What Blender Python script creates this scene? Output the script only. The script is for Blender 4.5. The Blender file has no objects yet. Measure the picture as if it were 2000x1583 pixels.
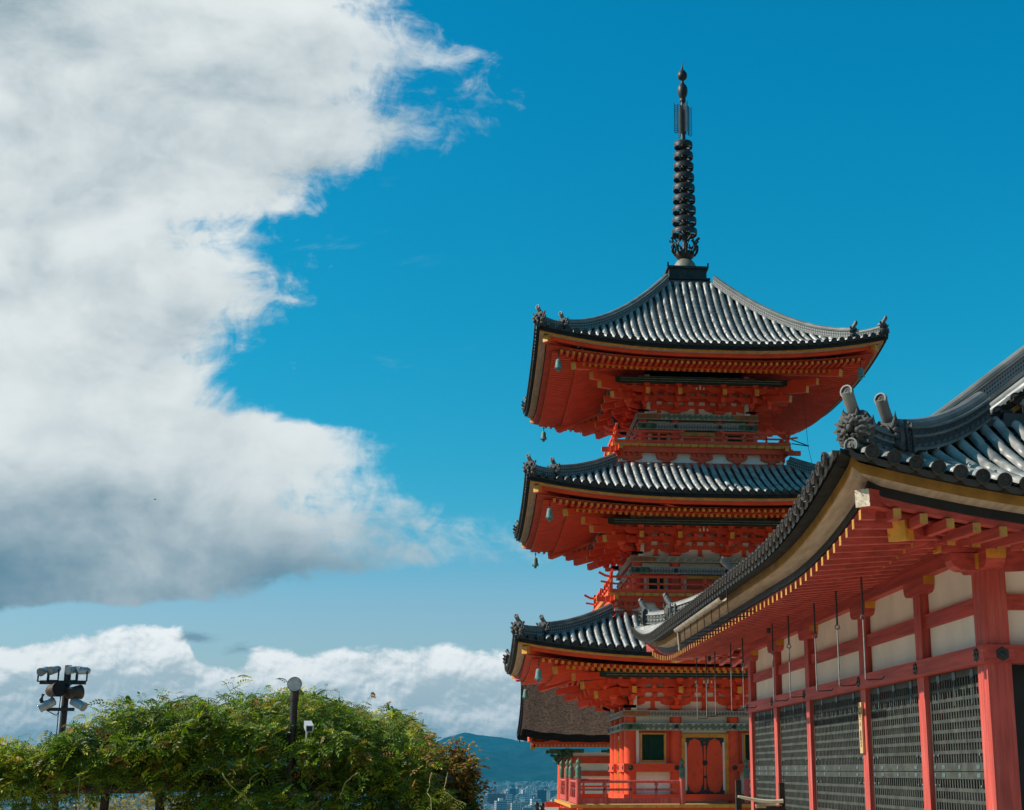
import bpy, math, random
from mathutils import Vector, Matrix
R = math.radians
sc = bpy.context.scene
col = sc.collection
random.seed(7)

# colours and strengths
SKY_LOW = (.75, 1.0, 1.0); SKY_HIGH = (.3, 1.0, 1.2)
CL_WHITE = (8.2, 8.7, 8.7); CL_DARK = (1.5, 2.7, 3.5); CL_LOWSH = (5.2, 6.3, 6.8); CL_LOWW = (11.2, 11.3, 11.1); CL_SCUD = (1.9, 3.0, 3.8)
VERM = (.72, .070, .017); FADED = (.45, .058, .042); FADED2 = (.58, .14, .11)
PLASTER = (.84, .76, .66); OCHRE = (.58, .255, .025); TILE = (.25, .243, .226)
HAZE = 9.0e-5; HAZE_COL = (.02, .30, .50)

# ------------------------------------------------------------------ camera
EYE = 1.65
cam = bpy.data.cameras.new('camera'); cam_o = bpy.data.objects.new('camera', cam); col.objects.link(cam_o)
cam.sensor_fit = 'HORIZONTAL'; cam.sensor_width = 36.0; cam.lens = 2716 / 2000 * 36.0
cam.shift_x = -0.1; cam.clip_start = 0.1; cam.clip_end = 60000
cam_o.location = (0, 0, EYE); cam_o.rotation_euler = (R(90 + 14.719), 0, R(-5.5527))
sc.camera = cam_o
sc.view_settings.view_transform = 'Standard'; sc.view_settings.look = 'None'
sc.view_settings.exposure = 0.3; sc.view_settings.gamma = 1.0
sc.cycles.max_bounces = 8; sc.cycles.diffuse_bounces = 4; sc.cycles.transparent_max_bounces = 8

# ------------------------------------------------------------------ sun
SUN = Vector((-1.0, 0.03, 0.70)).normalized()
sun = bpy.data.lights.new('sun', 'SUN'); sun.energy = 5.0; sun.angle = R(0.53); sun.color = (1.0, 0.93, 0.82)
sun_o = bpy.data.objects.new('sun', sun); col.objects.link(sun_o)
sun_o.rotation_euler = (-SUN).to_track_quat('-Z', 'Y').to_euler(); sun_o.location = (-30, 5, 40)

# ------------------------------------------------------------------ node expressions
class X:
    """arithmetic on node sockets"""
    nt = None
    def __init__(s, k): s.s = k
    @staticmethod
    def m(op, *a, clamp=False):
        n = X.nt.nodes.new('ShaderNodeMath'); n.operation = op; n.use_clamp = clamp
        for i, v in enumerate(a):
            if isinstance(v, X): X.nt.links.new(v.s, n.inputs[i])
            else: n.inputs[i].default_value = v
        return X(n.outputs[0])
    def __add__(s, o): return X.m('ADD', s, o)
    def __radd__(s, o): return X.m('ADD', o, s)
    def __sub__(s, o): return X.m('SUBTRACT', s, o)
    def __rsub__(s, o): return X.m('SUBTRACT', o, s)
    def __mul__(s, o): return X.m('MULTIPLY', s, o)
    def __rmul__(s, o): return X.m('MULTIPLY', o, s)
    def __truediv__(s, o): return X.m('DIVIDE', s, o)
def sstep(v, a, b):
    n = X.nt.nodes.new('ShaderNodeMapRange'); n.interpolation_type = 'SMOOTHSTEP'
    for i, k in enumerate((v, a, b)):
        if isinstance(k, X): X.nt.links.new(k.s, n.inputs[i])
        else: n.inputs[i].default_value = k
    return X(n.outputs[0])
def xmax(a, b): return X.m('MAXIMUM', a, b)
def xmin(a, b): return X.m('MINIMUM', a, b)
def vec(a, b, c=0.0):
    n = X.nt.nodes.new('ShaderNodeCombineXYZ')
    for i, k in enumerate((a, b, c)):
        if isinstance(k, X): X.nt.links.new(k.s, n.inputs[i])
        else: n.inputs[i].default_value = k
    return X(n.outputs[0])
def noise(v, scale, detail=6, rough=.55, dist=0.0, lac=2.0, colour=False):
    n = X.nt.nodes.new('ShaderNodeTexNoise'); n.inputs['Scale'].default_value = scale
    n.inputs['Detail'].default_value = detail; n.inputs['Roughness'].default_value = rough
    n.inputs['Distortion'].default_value = dist; n.inputs['Lacunarity'].default_value = lac
    if v is not None: X.nt.links.new(v.s, n.inputs['Vector'])
    return X(n.outputs['Color' if colour else 'Fac'])
def curve(v, pts, x0, x1, y0, y1):
    n = X.nt.nodes.new('ShaderNodeFloatCurve'); c = n.mapping.curves[0]
    q = sorted(((a - x0) / (x1 - x0), (b - y0) / (y1 - y0)) for a, b in pts)
    c.points[0].location = q[0]; c.points[1].location = q[-1]
    for p in q[1:-1]: c.points.new(*p)
    for p in c.points: p.handle_type = 'AUTO_CLAMPED'
    n.mapping.update()
    X.nt.links.new(((v - x0) * (1 / (x1 - x0))).s, n.inputs['Value'])
    return X(n.outputs[0]) * (y1 - y0) + y0
def rgb(c):
    n = X.nt.nodes.new('ShaderNodeRGB'); n.outputs[0].default_value = (*c, 1); return X(n.outputs[0])
def mixc(f, a, b, mode='MIX'):
    n = X.nt.nodes.new('ShaderNodeMix'); n.data_type = 'RGBA'; n.blend_type = mode
    for i, k in ((0, f), (6, a), (7, b)):
        if isinstance(k, X): X.nt.links.new(k.s, n.inputs[i])
        elif i == 0: n.inputs[i].default_value = k
        else: n.inputs[i].default_value = (*k, 1)
    return X(n.outputs[2])

# ------------------------------------------------------------------ sky with clouds (world directions only)
world = bpy.data.worlds.new('World'); sc.world = world; world.use_nodes = True
nt = world.node_tree; X.nt = nt
for n in list(nt.nodes): nt.nodes.remove(n)
out = nt.nodes.new('ShaderNodeOutputWorld'); bg = nt.nodes.new('ShaderNodeBackground')
nt.links.new(bg.outputs[0], out.inputs[0]); bg.inputs[1].default_value = 0.0815
sky = nt.nodes.new('ShaderNodeTexSky'); sky.sky_type = 'NISHITA'; sky.sun_disc = False
sky.sun_elevation = math.asin(SUN.z); sky.sun_rotation = math.atan2(SUN.x, SUN.y)
sky.altitude = 100; sky.air_density = 1.0; sky.dust_density = 0.6; sky.ozone_density = 2.0
tc = nt.nodes.new('ShaderNodeTexCoord'); sep = nt.nodes.new('ShaderNodeSeparateXYZ')
nt.links.new(tc.outputs['Generated'], sep.inputs[0])
dx, dy, dz = (X(sep.outputs[i]) for i in range(3))
yy = xmax(X.m('ABSOLUTE', dy), 0.05)
u = dx / yy; v = dz / yy          # slope coordinates of the direction, looking west
front = sstep(dy, 0.05, 0.3)
tint = vec(curve(v, [(0, 1.15), (.09, .98), (.15, .52), (.2, .2), (.3, .075), (.45, .03), (.62, .012), (1.2, .01)], 0, 1.2, 0, 1),
           curve(v, [(0, 1.2), (.09, 1.19), (.3, 1.25), (.62, 1.3), (1.2, 1.3)], 0, 1.2, 0, 2), curve(v, [(0, 1.25), (.09, 1.26), (.3, 1.36), (.62, 1.52), (1.2, 1.5)], 0, 1.2, 0, 2))
blue = mixc(1.0, X(sky.outputs[0]), tint, 'MULTIPLY')
# --- warps
p = vec(u, v, 0.3)
w1 = noise(vec(u * 1.0, v * 1.0, 3.1), 5.0, 3, .5, colour=True)
sw = nt.nodes.new('ShaderNodeSeparateXYZ'); nt.links.new(w1.s, sw.inputs[0])
wu, wv = X(sw.outputs[0]) - .5, X(sw.outputs[1]) - .5
w2 = noise(vec(u * 1.0, v * 1.6, 8.7), 17.0, 4, .55, colour=True)
sw2 = nt.nodes.new('ShaderNodeSeparateXYZ'); nt.links.new(w2.s, sw2.inputs[0])
wu2, wv2 = X(sw2.outputs[0]) - .5, X(sw2.outputs[1]) - .5
U = u + wu * .03 + wu2 * .022; V = v + wv * .03 + wv2 * .016
# --- the large cloud bank: its right-hand outline as a function of height
B = curve(V, [(.06, -.45), (.1022, -.3416), (.1098, -.2878), (.1158, -.226), (.1255, -.1636), (.1393, -.0859), (.153, .004), (.1698, .0), (.1875, -.0708),
              (.2058, -.0966), (.2254, -.092), (.235, -.088), (.2455, -.130), (.2615, -.1726), (.2869, -.1669), (.2962, -.1859), (.3164, -.176), (.3373, -.158),
              (.3653, -.170), (.3809, -.190), (.397, -.192), (.4153, -.137), (.4369, -.1228), (.4556, -.066), (.4902, -.028), (.5121, -.036), (.5401, -.034), (.5514, -.036),
              (.5667, -.060), (.5788, -.0822), (.5921, -.0887), (.70, -.06)], .04, .72, -.5, .1)
soft = curve(V, [(.06, .02), (.11, .02), (.14, .06), (.165, .11), (.2, .035), (.24, .022), (.3, .03), (.35, .045), (.42, .035), (.47, .04), (.55, .042), (.58, .035), (.7, .04)], .04, .72, 0, .2)
fb = noise(vec(U * 1.0, V * 1.35, 1.2), 9.0, 9, .58, 0.25)
fbs = noise(vec(u * 1.4 + wv * .05, v * 1.1 + wv * .09, 5.2), 24.0, 6, .62, 1.1)
fine = noise(vec(U, V * 2.2, 2.2), 34.0, 7, .62, 0.3)
edge = (B - .004 - u) / soft
hole = sstep(X.m('SQRT', (u + .085) * (u + .085) * .35 + (v - .508) * (v - .508) * 2.4), .055, .0) * .55 + \
       sstep(X.m('SQRT', (u + .175) * (u + .175) * .5 + (v - .5) * (v - .5) * 4.0), .06, .0) * .35 + \
       sstep(X.m('SQRT', (u + .18) * (u + .18) + (v - .278) * (v - .278) * 3.0), .035, .0) * .5
a = edge * .8 + (fb - .5) * 3.2 + (fine - .5) * 1.7 + (fbs - .5) * 2.2 - hole * 1.6 + .30
wispy = sstep(u, -.14, .0)
cover = sstep(a, -.35, 1.25) * (1.0 - wispy * .28)
# --- low cumulus bank above the hills
T = curve(u + wu * .03 + wu2 * .03, [(-.7, .09), (-.3593, .0794), (-.3258, .0814), (-.2924, .0869), (-.2485, .095), (-.2279, .0963), (-.1997, .0905), (-.188, .072), (-.1741, .071),
              (-.1536, .0804), (-.1323, .079), (-.118, .0775), (-.1045, .0815), (-.0477, .0841), (.0243, .0832), (.0972, .085), (.2085, .083), (.7, .1)], -.75, .75, 0, .15)
n2 = noise(vec(u * 1.0 + wu2 * .01, v * 1.5 + wv2 * .01, 4.4), 15.0, 9, .55, 0.15)
n2b = noise(vec(u * 1.0 + wu2 * .01 + .008, v * 1.5 + wv2 * .01 - .016, 4.4), 15.0, 9, .55, 0.15)
n2f = noise(vec(u, v * 1.2, 1.4), 55.0, 6, .6, .2)
a2 = (T - v) / .008 + (n2 - .5) * 2.4 + (n2f - .5) * 2.0
cover2 = sstep(a2, -.15, .55)
n2g = noise(vec(u + .0016, v * 1.2 - .0036, 1.4), 55.0, 6, .6, .2)
band = noise(vec(u * .55, v * 2.6, 9.0), 17.0, 6, .55)
sh2 = (n2b - n2) * 2.6 + (band - .5) * 1.7 + sstep(T - v, .002, .035) * .50 + (n2g - n2f) * 2.2
low_lit = mixc(sstep(sh2, -.30, .95), CL_LOWW, CL_LOWSH)
# --- shading of the main bank
big = noise(vec(u * 1.0, v * 1.5, 6.3), 4.2, 5, .5, .2)
fbo = noise(vec(U * 1.0 - .022, V * 1.35 + .035, 1.2), 9.0, 9, .58, 0.25)
rel = (fbo - fb) * 1.6
under = curve(v, [(.05, .95), (.10, .90), (.135, .86), (.16, .66), (.18, .48), (.205, .28), (.24, .08), (.28, .03), (.36, .1), (.42, .18), (.5, .3), (.55, .26), (.62, .12)], .04, .72, 0, 1)
lefty = sstep(u, -.12, -.36)
sh = under * .95 + (big - .5) * 1.5 + rel * .62 - .06 + lefty * .10 - sstep(u, -.17, .02) * sstep(v, .25, .08) * .55
bankc = mixc(sstep(sh, -.15, 1.0), CL_WHITE, CL_DARK)
# --- small grey scuds
def scud(cu, cv, ru, rv, k):
    q = X.m('SQRT', ((u + wu2 * .02 - cu) * (1 / ru)) * ((u + wu2 * .02 - cu) * (1 / ru)) + ((v + wv2 * .02 - cv) * (1 / rv)) * ((v + wv2 * .02 - cv) * (1 / rv)))
    return sstep(q + (fine - .5) * 2.8 + (fb - .5) * 1.5, 1.1, .05) * k
scuds = xmax(scud(-.163, .0835, .017, .0065, .75), scud(-.196, .0905, .022, .0065, .8))
cirr = noise(vec(u * 1.0, v * 3.0, 7.0), 9.0, 8, .62, .6)
veil = sstep(cirr, .58, .85) * sstep(v, .2, .3) * sstep(u, .02, -.08) * .16
c = mixc(veil, blue, CL_WHITE)
c = mixc(cover, c, bankc)
c = mixc(cover2 * .97, c, low_lit)
c = mixc(scuds, c, CL_SCUD)
back = noise(vec(dx * 2.0, dy * 2.0, dz * 4.0), 1.6, 6, .55)
cb = mixc(sstep(back, .55, .72) * .35, blue, CL_WHITE)
c = mixc(front, cb, c)
nt.links.new(c.s, bg.inputs[0])
world.cycles.sampling_method = 'MANUAL'; world.cycles.sample_map_resolution = 512
# ------------------------------------------------------------------ materials
MATS = {}
def mat(name, c, rough=.6, var=.18, scale=4.0, spec=.4, metal=0.0, bump=0.0, bscale=40.0, stretch=(1, 1, 1), c2=None, c2amt=.5, c2scale=1.5, c2w=.12):
    m = bpy.data.materials.new(name); m.use_nodes = True; nt = m.node_tree; X.nt = nt
    b = nt.nodes['Principled BSDF']
    t = nt.nodes.new('ShaderNodeTexCoord'); mp = nt.nodes.new('ShaderNodeMapping'); mp.inputs['Scale'].default_value = stretch
    nt.links.new(t.outputs['Object'], mp.inputs[0]); P = X(mp.outputs[0])
    f = noise(P, scale, 5, .6)
    lo = tuple(max(0, k * (1 - var)) for k in c); hi = tuple(min(1, k * (1 + var)) for k in c)
    k = mixc(sstep(f, .3, .7), lo, hi)
    if c2:
        f2 = noise(P, c2scale, 7, .62)
        k = mixc(sstep(f2, c2amt, c2amt + c2w), k, c2)
    nt.links.new(k.s, b.inputs['Base Color'])
    r = noise(P, scale * 2.3, 3, .5)
    nt.links.new((r * .3 + (rough - .15)).s, b.inputs['Roughness'])
    b.inputs['Specular IOR Level'].default_value = spec; b.inputs['Metallic'].default_value = metal
    if bump:
        bp = nt.nodes.new('ShaderNodeBump'); bp.inputs['Strength'].default_value = bump; bp.inputs['Distance'].default_value = .02
        nt.links.new(noise(P, bscale, 6, .65).s, bp.inputs['Height']); nt.links.new(bp.outputs[0], b.inputs['Normal'])
    MATS[name] = m; return m
def tint_mat(name, rough=.45, trans=.25, spec=.35):
    """leaf: every leaf carries its own colour in the mesh attribute 'tint'"""
    m = bpy.data.materials.new(name); m.use_nodes = True; nt = m.node_tree; X.nt = nt
    b = nt.nodes['Principled BSDF']; at = nt.nodes.new('ShaderNodeAttribute'); at.attribute_name = 'tint'
    nt.links.new(at.outputs['Color'], b.inputs['Base Color']); b.inputs['Roughness'].default_value = rough; b.inputs['Specular IOR Level'].default_value = spec
    tr = nt.nodes.new('ShaderNodeBsdfTranslucent'); nt.links.new(mixc(1.0, X(at.outputs['Color']), (1.0, 1.25, .55), 'MULTIPLY').s, tr.inputs[0])
    mx = nt.nodes.new('ShaderNodeMixShader'); mx.inputs[0].default_value = trans
    nt.links.new(b.outputs[0], mx.inputs[1]); nt.links.new(tr.outputs[0], mx.inputs[2])
    nt.links.new(mx.outputs[0], nt.nodes['Material Output'].inputs[0]); MATS[name] = m; return m
def uv_pattern_mat(name, ca, cb, kind, su, sv, rough=.6, thr=0.0, cc=None, bump=0.0):
    """painted or openwork pattern laid along the part's own UV"""
    m = bpy.data.materials.new(name); m.use_nodes = True; nt = m.node_tree; X.nt = nt
    b = nt.nodes['Principled BSDF']; t = nt.nodes.new('ShaderNodeUVMap'); s = nt.nodes.new('ShaderNodeSeparateXYZ'); nt.links.new(t.outputs[0], s.inputs[0])
    uu = X(s.outputs[0]) * su; vv = X(s.outputs[1]) * sv
    if kind == 'lattice':
        k = X.m('SINE', uu * 6.2832 + vv * 6.2832) * X.m('SINE', uu * 6.2832 - vv * 6.2832)
    elif kind == 'scale':
        k = X.m('ABSOLUTE', X.m('SINE', uu * 6.2832)) * .75 - X.m('ABSOLUTE', X.m('FRACT', vv) - .5) * 1.1 + X.m('COSINE', uu * 12.566) * .12
    elif kind == 'diamond':
        k = .5 - (X.m('ABSOLUTE', X.m('FRACT', uu) - .5) + X.m('ABSOLUTE', X.m('FRACT', vv) - .5))
        k = X.m('SINE', k * 18.0)
    else:
        k = noise(vec(uu, vv), 1.0, 4, .7) * 2.0 - 1.0
    f = sstep(k, thr - .18, thr + .18)
    c = mixc(f, ca, cb)
    if cc: c = mixc(sstep(X.m('SINE', uu * 3.1416) * X.m('SINE', vv * 12.566 + uu * 9.0), .35, .6), c, cc)
    dirt = noise(vec(uu, vv), 1.7, 5, .6)
    c = mixc(sstep(dirt, .45, .8) * .45, c, tuple(q * .55 for q in ca))
    nt.links.new(c.s, b.inputs['Base Color']); b.inputs['Roughness'].default_value = rough
    if bump:
        bp = nt.nodes.new('ShaderNodeBump'); bp.inputs['Strength'].default_value = bump; bp.inputs['Distance'].default_value = .04
        nt.links.new(f.s, bp.inputs['Height']); nt.links.new(bp.outputs[0], b.inputs['Normal'])
    MATS[name] = m; return m

mat('vermilion', VERM, .55, .12, 1.3, .35, bump=.08, bscale=14, c2=tuple(k * .78 for k in VERM), c2amt=.56, c2scale=2.4)
mat('vermilion_board', tuple(k * .93 for k in VERM), .6, .14, 2.0, .3, bump=.1, bscale=12, stretch=(1, 1, 1))
mat('faded_red', FADED, .55, .30, 3.2, .5, bump=.3, bscale=34, stretch=(5, 5, .35), c2=FADED2, c2amt=.48, c2scale=2.2, c2w=.3)
mat('faded_red_beam', tuple(k * .95 for k in FADED), .58, .28, 2.4, .4, bump=.3, bscale=34, stretch=(2, .3, 6), c2=FADED2, c2amt=.58, c2scale=2.2, c2w=.2)
mat('plaster', PLASTER, .85, .08, 1.2, .2, bump=.12, bscale=14, stretch=(1, 1, .5), c2=tuple(k * .72 for k in PLASTER), c2amt=.56, c2scale=1.6, c2w=.25)
mat('ochre', OCHRE, .5, .22, 5.0, .4, c2=tuple(k * .55 for k in OCHRE), c2amt=.6, c2scale=6)
mat('aged_board', (.36, .275, .205), .7, .2, 2.0, .25, bump=.2, bscale=22, stretch=(6, 1, 1), c2=(.27, .19, .13), c2amt=.58, c2scale=1.3)
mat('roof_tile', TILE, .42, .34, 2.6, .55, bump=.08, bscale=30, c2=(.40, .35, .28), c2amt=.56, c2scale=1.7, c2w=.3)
mat('roof_tile_dark', tuple(k * .11 for k in TILE), .42, .3, 3.5, .45, bump=.15, bscale=30, c2=tuple(k * .75 for k in TILE), c2amt=.62, c2scale=4.0, c2w=.2)  # pan tiles: tile grey darkened for the shade between cover rows
mat('eave_black', (.012, .012, .012), .8, .4, 6.0, .2)  # shade under the tiles put into the colour, with black bedding mud
mat('tile_disc', (.042, .034, .028), .6, .25, 6.0, .3, bump=.2, bscale=40)
mat('ridge_tile', tuple(k * .52 for k in TILE), .5, .35, 2.0, .45, bump=.15, bscale=24, c2=tuple(k * .4 for k in TILE), c2amt=.53, c2scale=2.2, c2w=.2)
mat('demon_tile', (.055, .053, .050), .6, .4, 8.0, .3, bump=.4, bscale=40, c2=(.16, .155, .14), c2amt=.58, c2scale=9)
mat('plain_black', (.012, .012, .012), .5, .3, 4.0, .3)
mat('black_metal', (.018, .018, .02), .42, .3, 8.0, .5)
mat('dark_bronze', (.028, .026, .024), .5, .4, 3.0, .5, metal=.5, bump=.2, bscale=18, c2=(.12, .085, .06), c2amt=.58, c2scale=3.5)
mat('copper_dome', (.17, .16, .115), .55, .3, 2.0, .4, bump=.2, bscale=10, c2=(.20, .12, .07), c2amt=.5, c2scale=3)
mat('verdigris', (.115, .23, .22), .65, .3, 9.0, .3, bump=.2, bscale=40, c2=(.07, .13, .12), c2amt=.58, c2scale=8)
mat('green_cap', (.075, .13, .085), .55, .3, 9.0, .35, c2=(.16, .20, .13), c2amt=.6, c2scale=9)
mat('green_paint', (.005, .052, .026), .55, .3, 6.0, .35)
mat('ochre_tip', (.44, .215, .04), .55, .25, 5.0, .35, c2=(.25, .12, .03), c2amt=.58, c2scale=6)
mat('ochre_dull', (.30, .15, .03), .6, .25, 4.0, .3, c2=(.16, .09, .03), c2amt=.58, c2scale=3)
mat('soffit_board', tuple(k * .55 for k in VERM), .65, .2, 3.0, .25)  # same red as the rafters, darkened for the shade between them
mat('dark_green_purlin', (.006, .03, .018), .55, .3, 6.0, .35)
mat('white_line', (.35, .40, .33), .6, .2, 6.0, .3)
mat('carved_green', (.05, .12, .06), .6, .5, 8.0, .3, c2=(.32, .20, .08), c2amt=.56, c2scale=7)
mat('painted_end', (.26, .115, .04), .6, .25, 6.0, .3, c2=(.10, .12, .07), c2amt=.6, c2scale=5)
mat('lattice_black', (.046, .052, .044), .62, .3, 5.0, .25, bump=.2, bscale=40, c2=(.08, .085, .07), c2amt=.6, c2scale=4)
mat('pewter', (.10, .135, .155), .5, .25, 20.0, .5, metal=.3)
mat('bare_wood', (.50, .33, .17), .65, .15, 2.0, .3, bump=.1, stretch=(8, 8, 1))
mat('ink', (.05, .035, .025), .7, .2)
mat('dark_timber', (.035, .024, .018), .7, .4, 3.0, .25, bump=.3, bscale=25, stretch=(1, 1, 3), c2=(.075, .05, .035), c2amt=.58, c2scale=3)
mat('bamboo', (.62, .55, .40), .42, .15, 3.0, .45, c2=(.50, .36, .2), c2amt=.62, c2scale=4)
mat('bark_roof', (.085, .050, .034), .92, .5, 9.0, .1, bump=1.0, bscale=22, c2=(.33, .25, .18), c2amt=.62, c2scale=20, c2w=.08)
mat('bark_edge', (.02, .015, .012), .9, .4, 4.0, .1, bump=.5, bscale=30, stretch=(1, 1, 10))
mat('lamp_grey', (.36, .40, .43), .4, .2, 8.0, .5, metal=.3, c2=(.2, .22, .23), c2amt=.6, c2scale=6)
mat('lamp_brown', (.06, .038, .026), .5, .3, 5.0, .4, c2=(.22, .13, .07), c2amt=.58, c2scale=3)
mat('lamp_glass', (.12, .15, .17), .15, .1, 8.0, .6)
mat('pole_brown', (.028, .019, .017), .5, .3, 4.0, .4, c2=(.05, .03, .028), c2amt=.55, c2scale=5)
mat('camera_white', (.36, .39, .41), .35, .06, 8.0, .5)
mat('crow', (.012, .012, .016), .5, .3, 10.0, .4)
mat('gutter_copper', (.30, .24, .18), .5, .3, 3.0, .4, c2=(.16, .17, .15), c2amt=.55, c2scale=3)
mat('stem', (.12, .09, .05), .75, .35, 6.0, .2, bump=.3)
mat('young_stem', (.34, .30, .10), .6, .3, 6.0, .3)
mat('trunk', (.06, .045, .035), .85, .4, 5.0, .2, bump=.6, bscale=18)
mat('stone', (.30, .28, .25), .85, .2, 2.0, .2, bump=.3, bscale=20)
mat('terrace_ground', (.30, .27, .22), .9, .15, .8, .15, bump=.2, bscale=8)
uv_pattern_mat('painted_band', (.10, .155, .115), (.40, .40, .31), 'lattice', 2.6, 2.1, .65, .12, cc=(.07, .15, .10))
uv_pattern_mat('painted_diamond', (.30, .27, .19), (.11, .17, .12), 'diamond', 3.4, 2.1, .65, .1, cc=(.36, .33, .25))
uv_pattern_mat('painted_small', (.10, .13, .115), (.34, .35, .30), 'lattice', 5.0, 2.6, .65, .05, cc=(.20, .16, .2))
uv_pattern_mat('ridge_openwork', (.018, .018, .018), tuple(k * .85 for k in TILE), 'lattice', 5.2, 5.2, .5, -.02, bump=.6)
uv_pattern_mat('ridge_openwork_fine', (.03, .03, .03), tuple(k * .85 for k in TILE), 'lattice', 11.0, 9.0, .5, -.25, bump=.5)
uv_pattern_mat('ridge_waves', (.014, .014, .014), tuple(k * .3 for k in TILE), 'scale', 3.0, 9.0, .5, .28, bump=.6)
tint_mat('leaf', .48, .38, .28)
tint_mat('far_leaf', .7, .15, .2)

# ------------------------------------------------------------------ mesh helpers
I4 = Matrix.Identity(4)
class MB:
    """collects shapes (in world coordinates through self.f) and links them as ONE mesh object"""
    def __init__(s, f=None): s.v = []; s.fa = []; s.mi = []; s.sm = []; s.uv = {}; s.f = f; s.m = 0; s.smooth = False
    def add(s, pts, faces, uvs=None):
        b = len(s.v)
        s.v += [tuple(s.f(*p)) if s.f else tuple(p) for p in pts]
        for i, q in enumerate(faces):
            if uvs: s.uv[len(s.fa)] = uvs[i]
            s.fa.append([b + k for k in q]); s.mi.append(s.m); s.sm.append(s.smooth)
    def box(s, x0, x1, y0, y1, z0, z1):
        s.add([(x0, y0, z0), (x1, y0, z0), (x1, y1, z0), (x0, y1, z0), (x0, y0, z1), (x1, y0, z1), (x1, y1, z1), (x0, y1, z1)],
              [(3, 2, 1, 0), (4, 5, 6, 7), (0, 1, 5, 4), (1, 2, 6, 5), (2, 3, 7, 6), (3, 0, 4, 7)])
    def uvbox(s, x0, x1, y0, y1, z0, z1):
        """box whose four upright sides carry UV in metres"""
        h = z1 - z0; a = x1 - x0; b = y1 - y0
        uq = lambda l: [(0, 0), (l, 0), (l, h), (0, h)]
        s.add([(x0, y0, z0), (x1, y0, z0), (x1, y1, z0), (x0, y1, z0), (x0, y0, z1), (x1, y0, z1), (x1, y1, z1), (x0, y1, z1)],
              [(3, 2, 1, 0), (4, 5, 6, 7), (0, 1, 5, 4), (1, 2, 6, 5), (2, 3, 7, 6), (3, 0, 4, 7)],
              [[(0, 0)] * 4, [(0, 0)] * 4, uq(a), uq(b), uq(a), uq(b)])
    def hexa(s, a, b):
        """solid between two quads a and b (4 points each, same order)"""
        s.add(list(a) + list(b), [(3, 2, 1, 0), (4, 5, 6, 7), (0, 1, 5, 4), (1, 2, 6, 5), (2, 3, 7, 6), (3, 0, 4, 7)])
    def bar(s, p, q, w, h, up=(0, 0, 1), capm=None):
        """straight bar from p to q, width w, height h; capm = material slot of the end at q"""
        p = Vector(p); q = Vector(q); d = (q - p).normalized(); sd = d.cross(Vector(up))
        if sd.length < 1e-4: sd = Vector((1, 0, 0))
        sd.normalize(); u2 = sd.cross(d); a = sd * (w / 2); c = u2 * (h / 2)
        A = [p - a - c, p + a - c, p + a + c, p - a + c]; Bq = [q - a - c, q + a - c, q + a + c, q - a + c]
        m0 = s.m
        s.add(A + Bq, [(3, 2, 1, 0), (0, 1, 5, 4), (1, 2, 6, 5), (2, 3, 7, 6), (3, 0, 4, 7)])
        if capm is not None: s.m = capm
        s.add(Bq, [(0, 1, 2, 3)]); s.m = m0
    def prism(s, poly, fa, fb):
        """polygon (list of 2-d points) mapped by fa and fb to the two end faces"""
        n = len(poly); s.add([fa(*p) for p in poly] + [fb(*p) for p in poly],
              [tuple(range(n - 1, -1, -1)), tuple(range(n, 2 * n))] + [(i, (i + 1) % n, n + (i + 1) % n, n + i) for i in range(n)])
    def tube(s, path, r, n=8, caps=True, capm=None):
        P = [Vector(p) for p in path]; rr = r if isinstance(r, (list, tuple)) else [r] * len(P)
        rings = []; ref = Vector((0, 0, 1))
        for i, p in enumerate(P):
            d = (P[min(i + 1, len(P) - 1)] - P[max(i - 1, 0)]).normalized()
            a = d.cross(ref)
            if a.length < .05: a = d.cross(Vector((1, 0, 0)))
            a.normalize(); b = a.cross(d)
            rings.append([p + (a * math.cos(t) + b * math.sin(t)) * rr[i] for t in [2 * math.pi * k / n for k in range(n)]])
        sm = s.smooth; s.smooth = True
        s.add([q for g in rings for q in g], [(i * n + k, i * n + (k + 1) % n, (i + 1) * n + (k + 1) % n, (i + 1) * n + k) for i in range(len(P) - 1) for k in range(n)])
        s.smooth = sm
        if caps:
            m0 = s.m
            s.add(rings[0], [tuple(range(n))])
            if capm is not None: s.m = capm
            s.add(rings[-1], [tuple(range(n - 1, -1, -1))]); s.m = m0
    def lathe(s, prof, c, n=16, smooth=True):
        """profile of (radius, z) turned about the upright through c"""
        cx, cy, cz = c; pts = []
        for r, z in prof: pts += [(cx + r * math.cos(2 * math.pi * k / n), cy + r * math.sin(2 * math.pi * k / n), cz + z) for k in range(n)]
        sm = s.smooth; s.smooth = smooth
        s.add(pts, [(i * n + k, i * n + (k + 1) % n, (i + 1) * n + (k + 1) % n, (i + 1) * n + k) for i in range(len(prof) - 1) for k in range(n)])
        s.smooth = sm
        if prof[0][0] > 1e-3: s.add(pts[:n], [tuple(range(n - 1, -1, -1))])
        if prof[-1][0] > 1e-3: s.add(pts[-n:], [tuple(range(n))])
    def grid(s, rows, uv=False, smooth=True):
        n = len(rows[0]); sm = s.smooth; s.smooth = smooth
        s.add([p for r in rows for p in r], [(i * n + k, i * n + k + 1, (i + 1) * n + k + 1, (i + 1) * n + k) for i in range(len(rows) - 1) for k in range(n - 1)])
        s.smooth = sm
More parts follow.
